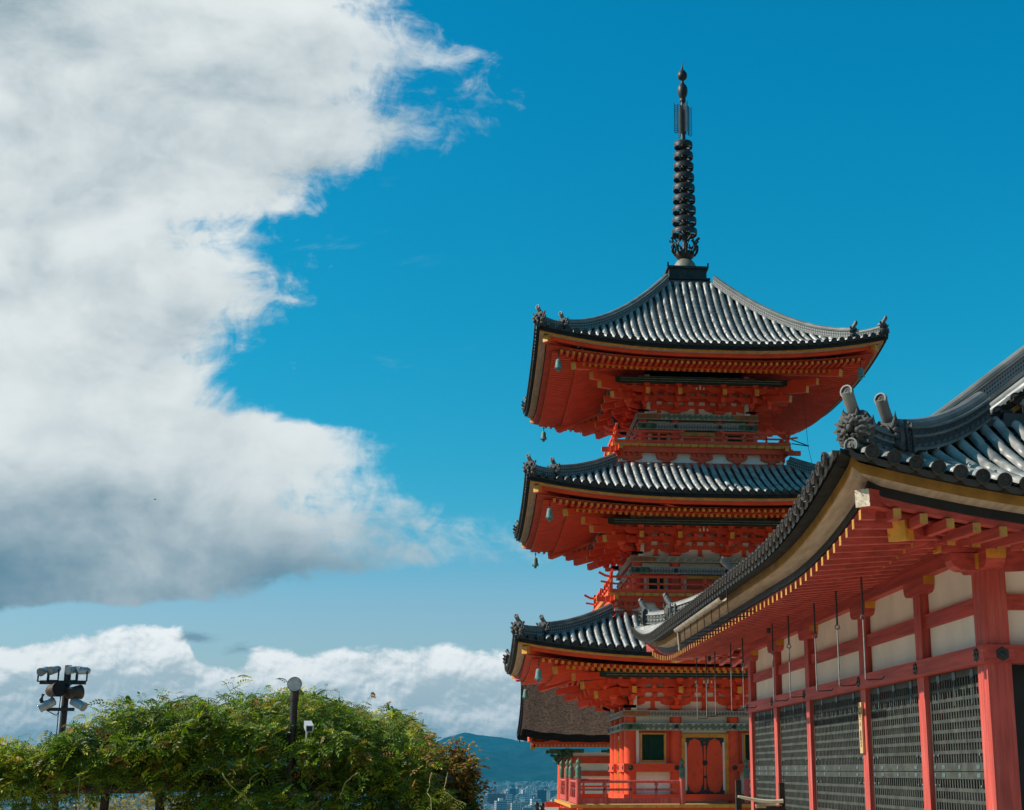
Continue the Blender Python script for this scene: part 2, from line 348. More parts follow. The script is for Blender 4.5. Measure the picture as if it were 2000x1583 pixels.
    def build(s, name, mats, parent=None, loc=None):
        """parent: the thing (an Empty) or a part of it; vertices are stored relative to the thing's place"""
        root = parent
        while root is not None and root.parent is not None: root = root.parent
        o = root.location if root is not None else Vector(loc or (0, 0, 0))
        me = bpy.data.meshes.new(name)
        me.from_pydata([(a - o.x, b - o.y, c - o.z) for a, b, c in s.v], [], s.fa)
        for m in (mats if isinstance(mats, (list, tuple)) else [mats]): me.materials.append(MATS[m])
        me.polygons.foreach_set('material_index', s.mi); me.polygons.foreach_set('use_smooth', s.sm)
        if s.uv:
            l = me.uv_layers.new(name='UVMap')
            for fi, q in s.uv.items():
                for k, li in enumerate(me.polygons[fi].loop_indices): l.data[li].uv = q[k]
        me.update()
        ob = bpy.data.objects.new(name, me); col.objects.link(ob)
        if parent is not None: ob.parent = parent
        else: ob.location = o
        return ob
def tag(o, label=None, cat=None, group=None, kind=None):
    if label: o['label'] = label
    if cat: o['category'] = cat
    if group: o['group'] = group
    if kind: o['kind'] = kind
    return o
def thing(name, loc, label, cat, group=None):
    o = bpy.data.objects.new(name, None); o.empty_display_size = .3; col.objects.link(o); o.location = loc
    return tag(o, label, cat, group)
def copy_thing(src, loc, label=None, group=None, rotz=None):
    c = src.copy(); col.objects.link(c); c.location = loc
    if rotz is not None: c.rotation_euler.z = rotz
    if label: c['label'] = label
    if group: c['group'] = group
    for ch in list(src.children):
        d = ch.copy(); col.objects.link(d); d.parent = c
        for g in ch.children:
            e = g.copy(); col.objects.link(e); e.parent = d
    return c
def side(k, cx, cy):
    """side frame of a square building: u along the side, d outward from the middle, z up; k = 0 front, 1 left, 2 back, 3 right"""
    return {0: lambda u, d, z: (cx + u, cy - d, z), 1: lambda u, d, z: (cx - d, cy - u, z),
            2: lambda u, d, z: (cx - u, cy + d, z), 3: lambda u, d, z: (cx + d, cy + u, z)}[k]

# ------------------------------------------------------------------ tiled roofs
def tile_rows(mb, xf, S, us, dtop, dend, rt=.085, course=.27, pitch=.275, seg=6, over=.10, pan_m=1, disc_m=2, det=None):
    """one roof slope: half-round cover tiles in rows over stepped pan tiles; mb slots 0 cover, pan_m pan, disc_m end disc"""
    old = mb.f; mb.f = xf
    sm0 = mb.smooth
    def nrm(u, d):
        e = .05; return Vector((-(S(u + e, d) - S(u - e, d)) / (2 * e), -(S(u, d + e) - S(u, d - e)) / (2 * e), 1)).normalized()
    for u in us:
        d0 = dtop(u); d1 = dend + over
        if d1 - d0 < .15: continue
        n = max(1, int(round((d1 - d0) / course))); pts = []; rad = []
        for i in range(n):
            a = d0 + (d1 - d0) * i / n; b = d0 + (d1 - d0) * (i + 1) / n
            jit = random.uniform(-.008, .008); lf = random.uniform(-.004, .006)
            for d, r in ((a + .002, rt * .93), (b, rt * 1.02)): pts.append((u + jit, d)); rad.append(r + lf * .5)
        mb.m = 0; mb.smooth = True; V = []; k = seg + 1
        for (uu, d), r in zip(pts, rad):
            N = nrm(uu, d); z = S(uu, min(d, dend + .3))
            for j in range(k):
                t = math.pi * j / seg; V.append((uu - math.cos(t) * r, d + N.y * math.sin(t) * r * .9, z + .012 + N.z * math.sin(t) * r * .95 + .015))
        F = [(i * k + j, (i + 1) * k + j, (i + 1) * k + j + 1, i * k + j + 1) for i in range(len(pts) - 1) for j in range(seg)]
        mb.add(V, F)
        # end disc with a raised rim
        mb.smooth = False; mb.m = disc_m; z = S(u, d1) + .022; q = 12; r = rt * 1.12; N = nrm(u, d1); zc = z + r * .18; T = []
        for rr, dd in ((r, -.02), (r, .018), (r * .8, .018), (r * .74, .004), (r * .30, .004), (r * .22, .016), (.001, .016)):
            T += [(u - math.cos(2 * math.pi * i / q) * rr, d1 + dd, zc + math.sin(2 * math.pi * i / q) * rr) for i in range(q)]
        mb.add(T, [(a * q + i, a * q + (i + 1) % q, (a + 1) * q + (i + 1) % q, (a + 1) * q + i) for a in range(6) for i in range(q)])
        if det and det(u):
            for i in range(12): t = 2 * math.pi * i / 12; lump(mb, (u + math.cos(t) * r * .60, d1 + .006, zc + math.sin(t) * r * .60), r * .075)
            for i in range(3):
                mb.tube([(u + math.cos(2 * math.pi * i / 3 + k_ * .42) * r * (.12 + .06 * k_), d1 + .008, zc + math.sin(2 * math.pi * i / 3 + k_ * .42) * r * (.12 + .06 * k_)) for k_ in range(6)], [r * (.11 - .016 * k_) for k_ in range(6)], 5)
    # pans
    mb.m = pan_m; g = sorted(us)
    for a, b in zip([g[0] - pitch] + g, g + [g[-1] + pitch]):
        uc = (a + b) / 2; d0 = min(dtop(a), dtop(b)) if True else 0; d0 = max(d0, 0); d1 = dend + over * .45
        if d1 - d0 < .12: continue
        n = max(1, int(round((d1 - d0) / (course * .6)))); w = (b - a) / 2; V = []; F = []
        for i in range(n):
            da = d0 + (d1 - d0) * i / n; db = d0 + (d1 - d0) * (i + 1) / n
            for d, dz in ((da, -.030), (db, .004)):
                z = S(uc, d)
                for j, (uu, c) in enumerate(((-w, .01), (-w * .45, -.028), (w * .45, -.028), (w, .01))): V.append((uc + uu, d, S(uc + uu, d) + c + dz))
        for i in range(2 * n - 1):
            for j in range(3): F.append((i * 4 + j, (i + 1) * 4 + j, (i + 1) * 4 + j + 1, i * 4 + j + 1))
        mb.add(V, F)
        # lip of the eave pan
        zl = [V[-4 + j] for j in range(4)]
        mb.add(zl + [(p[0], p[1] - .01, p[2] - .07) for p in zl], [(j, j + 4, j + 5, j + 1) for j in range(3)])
    mb.f = old; mb.smooth = sm0; mb.m = 0
def ridge(mb, path, w, h, bands=((0, 0), (.14, 0), (.16, -.06), (.62, -.06), (.64, 0), (.76, .02), (.78, -.05)), pat={2: 1}, capr=None, capm=0):
    """stacked ridge along path (3-d points): side profile bands (fraction of h, sideways offset / w), half-round cap on top; segments named in pat use that slot with UV"""
    P = [Vector(p) for p in path]; L = [0]
    for i in range(1, len(P)): L.append(L[-1] + (P[i] - P[i - 1]).length)
    prof = [(w * .5 * (1 + 2 * o), f * h) for f, o in bands]; r = capr or w * .36
    capp = [(math.cos(t) * r, h * bands[-1][0] + math.sin(t) * r * 1.05) for t in [math.pi * k / 6 for k in range(7)]]
    half = prof; full = half + capp + [(-a, b) for a, b in reversed(half)]
    rows = []
    for i, p in enumerate(P):
        d = (P[min(i + 1, len(P) - 1)] - P[max(i - 1, 0)]); d.z = 0; d.normalize(); sd = Vector((d.y, -d.x, 0))
        rows.append([p + sd * a + Vector((0, 0, b)) for a, b in full])
    n = len(full); nh = len(half)
    for i in range(len(P) - 1):
        for j in range(n - 1):
            seg_ = j if j < nh - 1 else (n - 2 - j if n - 2 - j < nh - 1 else -1)
            mb.m = pat.get(seg_, 0); mb.smooth = seg_ == -1 and nh <= j < n - nh
            q = [rows[i][j], rows[i + 1][j], rows[i + 1][j + 1], rows[i][j + 1]]
            mb.add(q, [(0, 1, 2, 3)], [[(L[i], full[j][1]), (L[i + 1], full[j][1]), (L[i + 1], full[j + 1][1]), (L[i], full[j + 1][1])]])
    mb.m = 0; mb.smooth = False
    mb.add(rows[0], [tuple(range(n))]); mb.add(rows[-1], [tuple(range(n - 1, -1, -1))])
def horn(mb, base, out, r=.07, ln=.38, rise=.9, detail=False):
    """the up-tilted round end tile (toribusuma) over a ridge end; out = horizontal unit vector"""
    o = Vector((out[0], out[1], 0)).normalized(); b = Vector(base); pts = []
    for k in range(6):
        t = k / 5; pts.append(b + o * (ln * (t * 1.05 - .12 * t * t)) + Vector((0, 0, ln * rise * (.25 * t + .75 * t * t))))
    mb.m = 0; mb.tube(pts, [r * .96, r * .96, r * .97, r * .98, r, r * 1.02], 12)
    disc(mb, pts[-1] + o * .012, (o + Vector((0, 0, .12))), r * 1.10, detail)
def disc(mb, c, d, r, detail=False, m=0, mrec=2):
    """round tile face: rim, sunk field, and on near ones a ring of beads and a triple-comma crest"""
    d = Vector(d).normalized(); a = d.cross(Vector((0, 0, 1)));
    if a.length < .05: a = Vector((1, 0, 0))
    a.normalize(); b = a.cross(d); q = 20; c = Vector(c)
    pt = lambda x, y, h: c + a * x + b * y + d * h
    T = []
    for rr, h in ((r, -.03), (r, .012), (r * .80, .012), (r * .76, -.006), (.001, -.006)):
        T += [pt(math.cos(2 * math.pi * i / q) * rr, math.sin(2 * math.pi * i / q) * rr, h) for i in range(q)]
    m0 = mb.m
    for k in range(4):
        mb.m = m if k < 3 else mrec
        mb.add(T, [(k * q + i, (k + 1) * q + i, (k + 1) * q + (i + 1) % q, k * q + (i + 1) % q) for i in range(q)])
    if detail:
        mb.m = m
        for i in range(14):
            t = 2 * math.pi * i / 14; lump(mb, pt(math.cos(t) * r * .63, math.sin(t) * r * .63, -.004), r * .06)
        for i in range(3):
            pts = []; rad = []
            for k in range(7):
                t = 2 * math.pi * i / 3 + k * .36; rr = r * (.16 + .048 * k); pts.append(pt(math.cos(t) * rr, math.sin(t) * rr, -.002)); rad.append(r * (.115 - .015 * k))
            mb.tube(pts, rad, 6)
    mb.m = m0
def lump(mb, c, r, sx=1, sy=1, sz=1, n=6):
    pr = []; c = Vector(c); V = []
    for i in range(1, 4):
        z = math.cos(math.pi * i / 4); rr = math.sin(math.pi * i / 4); V += [(c.x + math.cos(2 * math.pi * k / n) * rr * r * sx, c.y + math.sin(2 * math.pi * k / n) * rr * r * sy, c.z + z * r * sz) for k in range(n)]
    V += [(c.x, c.y, c.z + r * sz), (c.x, c.y, c.z - r * sz)]
    F = [(i * n + k, (i + 1) * n + k, (i + 1) * n + (k + 1) % n, i * n + (k + 1) % n) for i in range(2) for k in range(n)]
    F += [(3 * n, k, (k + 1) % n) for k in range(n)] + [(3 * n + 1, 2 * n + (k + 1) % n, 2 * n + k) for k in range(n)]
    sm = mb.smooth; mb.smooth = True; mb.add(V, F); mb.smooth = sm
# ------------------------------------------------------------------ ground, plain, mountains
def ss(a, b, x): t = max(0., min(1., (x - a) / (b - a))); return t * t * (3 - 2 * t)
PLAIN = -82.0
def ground(x, y):
    t = -1.2 * ss(2.0, -1.5, x) * ss(6, 12, y)                       # the garden terrace on the left lies lower
    edge = 34 + 23 * ss(-2.5, 2.5, x)                              # the hill falls away beyond pergola and gate
    f = max(0., y - edge); h = t - 1.3 * ss(40, 48, y) * 0 - min(f * .42, 200)
    n = 1.2 * math.sin(x * .031 + 1) * math.sin(y * .027) + .6 * math.sin(x * .09) * math.cos(y * .07)
    h += n * ss(edge, edge + 60, y)
    return max(h, PLAIN)
xs = sorted(set([-14000, -9000, -6000, -4000, -2500, -1500, -900, -500, -300, -200] + list(range(-140, -20, 12)) + [k * 1.5 for k in range(-14, 24)] + list(range(36, 150, 12)) + [200, 300, 500, 900, 1500, 2500, 4000, 6000, 9000, 14000]))
ys = sorted(set([-3000, -1200, -500, -200, -80, -30, -10, 0] + [k * 2 for k in range(1, 60)] + list(range(120, 420, 10)) + [450, 550, 700, 1000, 1500, 2200, 3200, 5000, 7500, 12000]))
g = MB(); g.grid([[(x, y, ground(x, y)) for x in xs] for y in ys])
mat('hillside', (.05, .065, .03), .95, .4, .05, .1, c2=(.09, .08, .05), c2amt=.5, c2scale=.02)
def ground_mat():
    m = mat('ground_cover', (.47, .41, .32), .92, .15, .9, .15, bump=.2, bscale=8); nt = m.node_tree; X.nt = nt
    b = nt.nodes['Principled BSDF']; old = X(b.inputs['Base Color'].links[0].from_socket)
    t = nt.nodes.new('ShaderNodeNewGeometry'); s = nt.nodes.new('ShaderNodeSeparateXYZ'); nt.links.new(t.outputs['Position'], s.inputs[0])
    z = X(s.outputs[2]); P = X(t.outputs['Position'])
    grey = mixc(sstep(noise(P, .004, 8, .7), .42, .6), (.10, .115, .12), (.25, .26, .25))
    grey = mixc(sstep(noise(P, .0022, 5, .6), .52, .6), grey, (.045, .065, .035))
    k = mixc(sstep(z, -2.2, -3.5), old, (.05, .065, .03)); k = mixc(sstep(z, -74., -80.), k, grey)
    nt.links.new(k.s, b.inputs['Base Color'])
ground_mat()
tag(g.build('ground', 'ground_cover'), kind='structure')

mat('forest_far', (.010, .026, .018), .95, .5, .010, .05, c2=(.022, .045, .028), c2amt=.5, c2scale=.009)
def fnoise(x, s):
    return sum(math.sin(x * f * s + p) * a for f, p, a in ((1, .3, 1), (2.13, 1.7, .55), (4.31, .9, .30), (8.7, 2.2, .17), (17.9, .4, .10), (37.1, 1.1, .055)))
def mountain(name, Y, prof, depth, amp, seed, slope):
    """ridge running across the west: prof = list of (sideways slope, height above the plain in m)"""
    mb = MB(); n = 420; rows = []
    us = [-.75 + 1.5 * i / n for i in range(n + 1)]
    def hh(u):
        for (a, b), (c, d) in zip(prof, prof[1:]):
            if a <= u <= c: t = (u - a) / (c - a); t = t * t * (3 - 2 * t); return b + (d - b) * t
        return prof[-1][1]
    K = 16
    for k in range(K + 1):
        t = k / K; r = []
        for u in us:
            h = hh(u); spur = 1 + .16 * fnoise(u * 60 + seed * 3 + t * 1.7, 1.0) * math.sin(math.pi * min(1, t * 1.0)) * .8
            z = PLAIN - 2 + (h * (t ** slope) + amp * fnoise(u * 110 + seed, 1.0) * t) * (spur if t < 1 else 1)
            r.append((u * Y, Y - depth * (1 - t) - 160 * math.sin(u * 90 + seed) * t * (1 - t), z))
        rows.append(r)
    for k in range(1, 5): rows.append([(u * Y, Y + depth * k / 4, PLAIN - 2 + (hh(u)) * (1 - k / 4) ** 1.2) for u in us])
    mb.grid(rows); return tag(mb.build(name, 'forest_far'), kind='structure')
mountain('mountains', 10500, [(-.75, 160), (-.5, 230), (-.36, 160), (-.317, 175), (-.30, 215), (-.283, 300), (-.265, 310), (-.23, 250), (-.15, 240), (-.07, 250), (-.03, 280), (-.018, 327), (-.007, 350), (.005, 331),
          (.013, 322), (.024, 312), (.032, 295), (.040, 297), (.062, 285), (.12, 300), (.3, 330), (.5, 240), (.75, 200)], 1500, 3.0, 1.0, .75)
mountain('hills', 8700, [(-.75, 90), (-.4, 110), (-.33, 120), (-.29, 150), (-.2, 100), (-.06, 60), (-.03, 105), (.004, 195), (.022, 205), (.04, 226), (.058, 236), (.1, 215), (.3, 190), (.75, 120)], 900, 3.0, 2.3, .8)

# unseen wooded hill behind the viewer, added to cut skylight and bounce warm light
mat('added_hill_wood', (.15, .12, .06), .95, .4, .12, .1, bump=1.0, bscale=.35, c2=(.19, .10, .05), c2amt=.5, c2scale=.2)  # colour lightened and warmed to bounce more light
hb = MB(); rows = []
for k in range(24):
    t = k / 23; row = []
    for i in range(81):
        a = math.radians(150 + 240 * i / 80); rr = 26 + 150 * t + 6 * math.sin(i * .7) * t; hgt = 54 * (t ** .9) * (.75 + .25 * math.sin(i * .31 + 1)) * (ss(0, 12, i) * ss(80, 66, i)) + 2.4 * math.sin(i * 2.1 + k * 1.3) * min(1, t * 4) + 1.8 * math.sin(i * 3.7 - k * 2.2) * min(1, t * 4)
        row.append((14 + rr * math.cos(a) * 1.25, 12 + rr * math.sin(a) * 1.35, max(0., hgt) - .1))
    rows.append(row)
hb.grid(rows); tag(hb.build('added_hill', 'added_hill_wood'), kind='structure')

# ------------------------------------------------------------------ the city on the plain
rc = random.Random(11)
def facade(name, c, pane, bw, ww):
    """city wall with rows of windows: storeys 3.6 m high, window strips ww of the bay width bw"""
    m = bpy.data.materials.new(name); m.use_nodes = True; nt = m.node_tree; X.nt = nt; b = nt.nodes['Principled BSDF']
    t = nt.nodes.new('ShaderNodeTexCoord'); s = nt.nodes.new('ShaderNodeSeparateXYZ'); nt.links.new(t.outputs['Object'], s.inputs[0])
    x, y, z = (X(s.outputs[k]) for k in range(3))
    fz = X.m('FRACT', z * (1 / 3.6)); fx = X.m('FRACT', (x + y) * (1 / bw))
    w = sstep(X.m('ABSOLUTE', fz - .55), .27, .24) * sstep(X.m('ABSOLUTE', fx - .5), ww * .5 + .02, ww * .5 - .02)
    nt.links.new(mixc(w, c, pane).s, b.inputs['Base Color']); b.inputs['Roughness'].default_value = .7; MATS[name] = m
for nm, c, pn, bw, ww in (('city_white', (.66, .65, .62), (.10, .13, .16), 6, .98), ('city_white_plain', (.66, .65, .62), (.14, .17, .19), 5, .35), ('city_cream', (.56, .48, .38), (.12, .13, .14), 4.5, .55), ('city_grey', (.30, .32, .33), (.06, .09, .11), 7, .96),
                          ('city_grey_plain', (.34, .35, .35), (.08, .10, .12), 5, .4), ('city_dark', (.06, .08, .10), (.03, .05, .07), 4, .6), ('city_brown', (.22, .115, .09), (.06, .07, .09), 4.2, .6)): facade(nm, c, pn, bw, ww)
def city_block(name, wall, w, d, h, loc, label, group, bands=0):
    t = thing(name, loc, label, 'building', group); x, y, z = loc
    a = MB(); a.box(x - w / 2, x + w / 2, y - d / 2, y + d / 2, z, z + h); a.build('wall', wall, t)
    for i in range(bands):                                            # projecting balcony bands of the large blocks
        zz = z + h * (i + 1) / (bands + 1); b = MB(); b.box(x - w / 2 - .8, x + w / 2 + .8, y - d / 2 - .9, y - d / 2, zz - .5, zz + .6); b.build('balcony_band', wall, t)
    c = MB(); c.box(x - w * .22, x + w * .18, y - d * .2, y + d * .2, z + h, z + h + rc.uniform(2.5, 5)); c.build('roof_house', 'city_grey_plain' if 'grey' not in wall else 'city_white_plain', t)
    return t
GC = 'buildings of the distant city'
special = [  # sideways slope, distance, width, depth, height, wall, style, label
    (-.0015, 3050, 28, 22, 40, 'city_white', 6, 'white city block with dark window bands, left of the brown one'),
    (.0155, 3000, 38, 24, 37, 'city_brown', 7, 'wide brown city block with a grid of windows in the valley'),
    (.0335, 3000, 26, 20, 24, 'city_grey', 4, 'pale grey city block right of the brown gridded one'),
    (.0465, 3150, 20, 20, 42, 'city_dark', 0, 'dark blue city block left of the pagoda veranda'),
    (.0375, 3350, 14, 14, 44, 'city_white_plain', 0, 'plain white city block just left of the dark blue one'),
    (-.0125, 3250, 22, 18, 36, 'city_grey', 5, 'grey banded city block seen through the autumn tree'),
    (.0085, 3900, 12, 14, 44, 'city_white_plain', 0, 'slim white tower block rising behind the brown gridded one'),
    (.0265, 3700, 16, 14, 38, 'city_dark', 0, 'small dark city block behind the pale grey one'),
]
for sl, Y, w, d, h, wall, st, lb in special: city_block('city_building', wall, w, d, h, (sl * Y, Y, PLAIN), lb, GC, st)
KINDS = [('city_white', 'white block with window bands in the far city', 16, 14, 24), ('city_white_plain', 'plain white block in the far city', 12, 12, 18), ('city_cream', 'cream block with gridded windows in the far city', 18, 14, 20),
         ('city_grey', 'grey block with window bands in the far city', 20, 16, 26), ('city_cream', 'small cream building in the far city', 12, 14, 13), ('city_dark', 'dark block in the far city', 14, 12, 22),
         ('city_grey_plain', 'small grey building in the far city', 13, 12, 12), ('city_brown', 'brown block with window grid in the far city', 15, 13, 20)]
protos = {}
used = [(sl * Y, Y) for sl, Y, *_ in special]
def free(x, y, r):
    return all((x - a) ** 2 + ((y - b) * .5) ** 2 > r * r for a, b in used)
cnt = 0
for _ in range(4000):
    if cnt >= 190: break
    Y = 2700 + 2300 * rc.random() ** 1.3; sl = rc.uniform(-.03, .064); x = sl * Y
    if not free(x, Y, 15): continue
    used.append((x, Y)); i = rc.choices(range(len(KINDS)), (4, 5, 3, 3, 5, 1.2, 4, 1))[0]; wl, lb, w, d, h = KINDS[i]; cnt += 1
    s = rc.uniform(.75, 1.25)
    if i not in protos: protos[i] = city_block('city_building', wl, w, d, h, (x, Y, PLAIN), lb, GC)
    else:
        c_ = copy_thing(protos[i], (x, Y, PLAIN), rotz=rc.uniform(-.25, .25)); c_.scale = (s, s, rc.uniform(.6, 1.35))
cm = MB(); CITYM = ['city_white_plain', 'city_cream', 'city_grey_plain', 'city_dark', 'city_brown']
for _ in range(9000):
    Y = 2500 + 6000 * rc.random() ** .9; sl = rc.uniform(-.42, .30); x = sl * Y
    if -.034 < sl < .068 and Y < 5100: continue
    w = rc.uniform(7, 18); d = rc.uniform(7, 16); h = rc.choice((6, 7, 8, 9, 12, 16, 22)) * rc.uniform(.8, 1.3); cm.m = rc.choices(range(5), (6, 5, 5, 1.5, 1))[0]
    cm.box(x - w / 2, x + w / 2, Y - d / 2, Y + d / 2, PLAIN - .5, PLAIN + h)
for _ in range(2600):
    Y = 4800 + 3700 * rc.random(); sl = rc.uniform(-.034, .068); x = sl * Y
    w = rc.uniform(7, 20); d = rc.uniform(7, 16); h = rc.choice((6, 7, 8, 9, 12, 16, 26)) * rc.uniform(.8, 1.3); cm.m = rc.choices(range(5), (7, 5, 4, 1.2, 1))[0]
    cm.box(x - w / 2, x + w / 2, Y - d / 2, Y + d / 2, PLAIN - .5, PLAIN + h)
tag(cm.build('far_city', CITYM), 'pale houses and blocks of the far city spread below the mountains', 'city', kind='stuff')
# ------------------------------------------------------------------ the three-storied pagoda
PX, PY = 7.70, 50.3
pg = thing('pagoda', (PX, PY, 0), 'tall vermilion three-storied pagoda with grey tiled roofs and a bronze spire', 'pagoda')
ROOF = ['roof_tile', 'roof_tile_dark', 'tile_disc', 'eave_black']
RIDGE = ['ridge_tile', 'ridge_openwork', 'demon_tile']
def sides(fn):
    for k in range(4): fn(side(k, PX, PY), k)
def arm(mb, uc, d, z, L, h, t):
    """boat-shaped bracket arm along u: rounded lower ends, thickness t in d"""
    p = [(-L / 2, z + h), (-L / 2, z + h * .55), (-L * .44, z + h * .28), (-L * .34, z + h * .06), (-L * .25, z), (L * .25, z), (L * .34, z + h * .06), (L * .44, z + h * .28), (L / 2, z + h * .55), (L / 2, z + h)]
    mb.prism(p, lambda a, b: (uc + a, d - t / 2, b), lambda a, b: (uc + a, d + t / 2, b))
def block(mb, u, d, z, w, h):
    """bearing block: tapered foot under a square top"""
    a = w / 2; b = w * .34
    q = lambda r, zz: [(u - r, d - r, zz), (u + r, d - r, zz), (u + r, d + r, zz), (u - r, d + r, zz)]
    mb.hexa(q(b, z), q(a, z + h * .45)); mb.hexa(q(a, z + h * .45), q(a, z + h))
ST = [  # half width of column rows, inner column, radius, floor, painted beams, brackets, eave
    dict(bw=2.53, ci=.98, cr=.20, fl=.68, b2=(2.95, 3.19), b1=(3.40, 3.60), de=6.60, ze=5.24, lift=.47, dt=3.25, zt=6.72),
    dict(bw=2.23, ci=.90, cr=.18, fl=7.46, b2=(8.26, 8.50), b1=(8.66, 8.865), de=6.30, ze=10.41, lift=.50, dt=3.12, zt=11.97),
    dict(bw=1.95, ci=.80, cr=.17, fl=12.74, b2=(13.49, 13.74), b1=(13.85, 14.07), de=6.05, ze=15.54, lift=.56, dt=.92, zt=19.50)]
NAMES = ['lowest', 'middle', 'top']
def surf(s):
    """height of the tiled surface over the square plan"""
    de, ze, dt, zt, L = s['de'], s['ze'], s['dt'], s['zt'], s['lift']
    H = zt - ze; run = de - dt; k = .62 if run > 4 else .35
    def S(u, d):
        t = (d - dt) / run; t = max(-.1, min(1.05, t)); m = abs(u)
        e = max(0., de - m); dd = max(0., de - d); Rr = de * .92
        l = L * max(0., 1 - e / Rr) ** 2.3 * max(0., 1 - dd / Rr) ** 2.3
        return zt - H * ((1 + k) * t - k * t * t) + l
    return S
def lift(s, u, d):
    de = s['de']; Rr = de * .92; return s['lift'] * max(0., 1 - max(0, de - abs(u)) / Rr) ** 2.3 * max(0., 1 - max(0, de - d) / Rr) ** 2.3
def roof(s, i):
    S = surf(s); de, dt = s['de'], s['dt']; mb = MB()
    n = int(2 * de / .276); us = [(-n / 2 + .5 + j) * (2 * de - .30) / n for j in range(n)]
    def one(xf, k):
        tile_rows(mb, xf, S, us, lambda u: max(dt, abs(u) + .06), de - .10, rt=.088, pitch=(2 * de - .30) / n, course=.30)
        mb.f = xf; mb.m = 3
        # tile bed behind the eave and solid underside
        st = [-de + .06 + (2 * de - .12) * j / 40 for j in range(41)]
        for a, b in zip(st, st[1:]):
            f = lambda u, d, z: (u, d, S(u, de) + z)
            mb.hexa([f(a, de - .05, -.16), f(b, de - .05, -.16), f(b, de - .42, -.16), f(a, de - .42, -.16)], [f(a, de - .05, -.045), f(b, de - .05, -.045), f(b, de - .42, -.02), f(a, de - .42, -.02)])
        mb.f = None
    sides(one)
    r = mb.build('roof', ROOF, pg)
    r['label'] = '%s grey tiled roof of the pagoda' % NAMES[i]
    # hip ridges, two stages each
    dirs = [(-1, -1), (1, -1), (-1, 1), (1, 1)]
    top0 = dt + .02
    for sx, sy in dirs:
        for a, b, h, w in ((top0, de - .98, .40, .30), (de - 1.12, de - .16, .33, .26)):
            m = MB(); q = [a + (b - a) * j / 12 for j in range(13)]
            up = lambda t: .05 * t * t
            path = [(PX + sx * d, PY + sy * d, S(d, d) - .02 + up(j / 12)) for j, d in enumerate(q)]
            ridge(m, path, w, h)
            # end tile with a demon face, round tile below it and the tilted horn above
            ex, ey, ez = path[-1]; o = Vector((sx, sy, 0)).normalized(); sd = Vector((o.y, -o.x, 0)); m.m = 2
            f = lambda p, q_, t: tuple(Vector((ex, ey, ez)) + sd * p + o * t + Vector((0, 0, q_)))
            pl = [(-.19, -.02), (-.24, .12), (-.2, .3), (-.13, .42), (.13, .42), (.2, .3), (.24, .12), (.19, -.02)]
            m.prism(pl, lambda p, q_: f(p, q_, -.02), lambda p, q_: f(p, q_, .07))
            for p, q_, t, rr in ((-.1, .3, .08, .06), (.1, .3, .08, .06), (0, .2, .1, .07), (-.17, .12, .08, .07), (.17, .12, .08, .07), (0, .08, .08, .06), (-.2, .24, .05, .05), (.2, .24, .05, .05)): lump(m, f(p, q_, t), rr)
            for p, q_ in ((-.26, .2), (.26, .2), (-.24, .34), (.24, .34)): m.bar(f(p * .75, q_ - .05, .03), f(p * 1.12, q_ + .06, .05), .05, .05)
            horn(m, f(0, .36, -.16), o, .068, .30, .72)
            m.m = 0; m.tube([f(0, -.06, -.1), f(0, -.06, .10)], .072, 12); disc(m, f(0, -.06, .105), o, .078)
            m.build('hip_ridge', RIDGE, r)
    return r
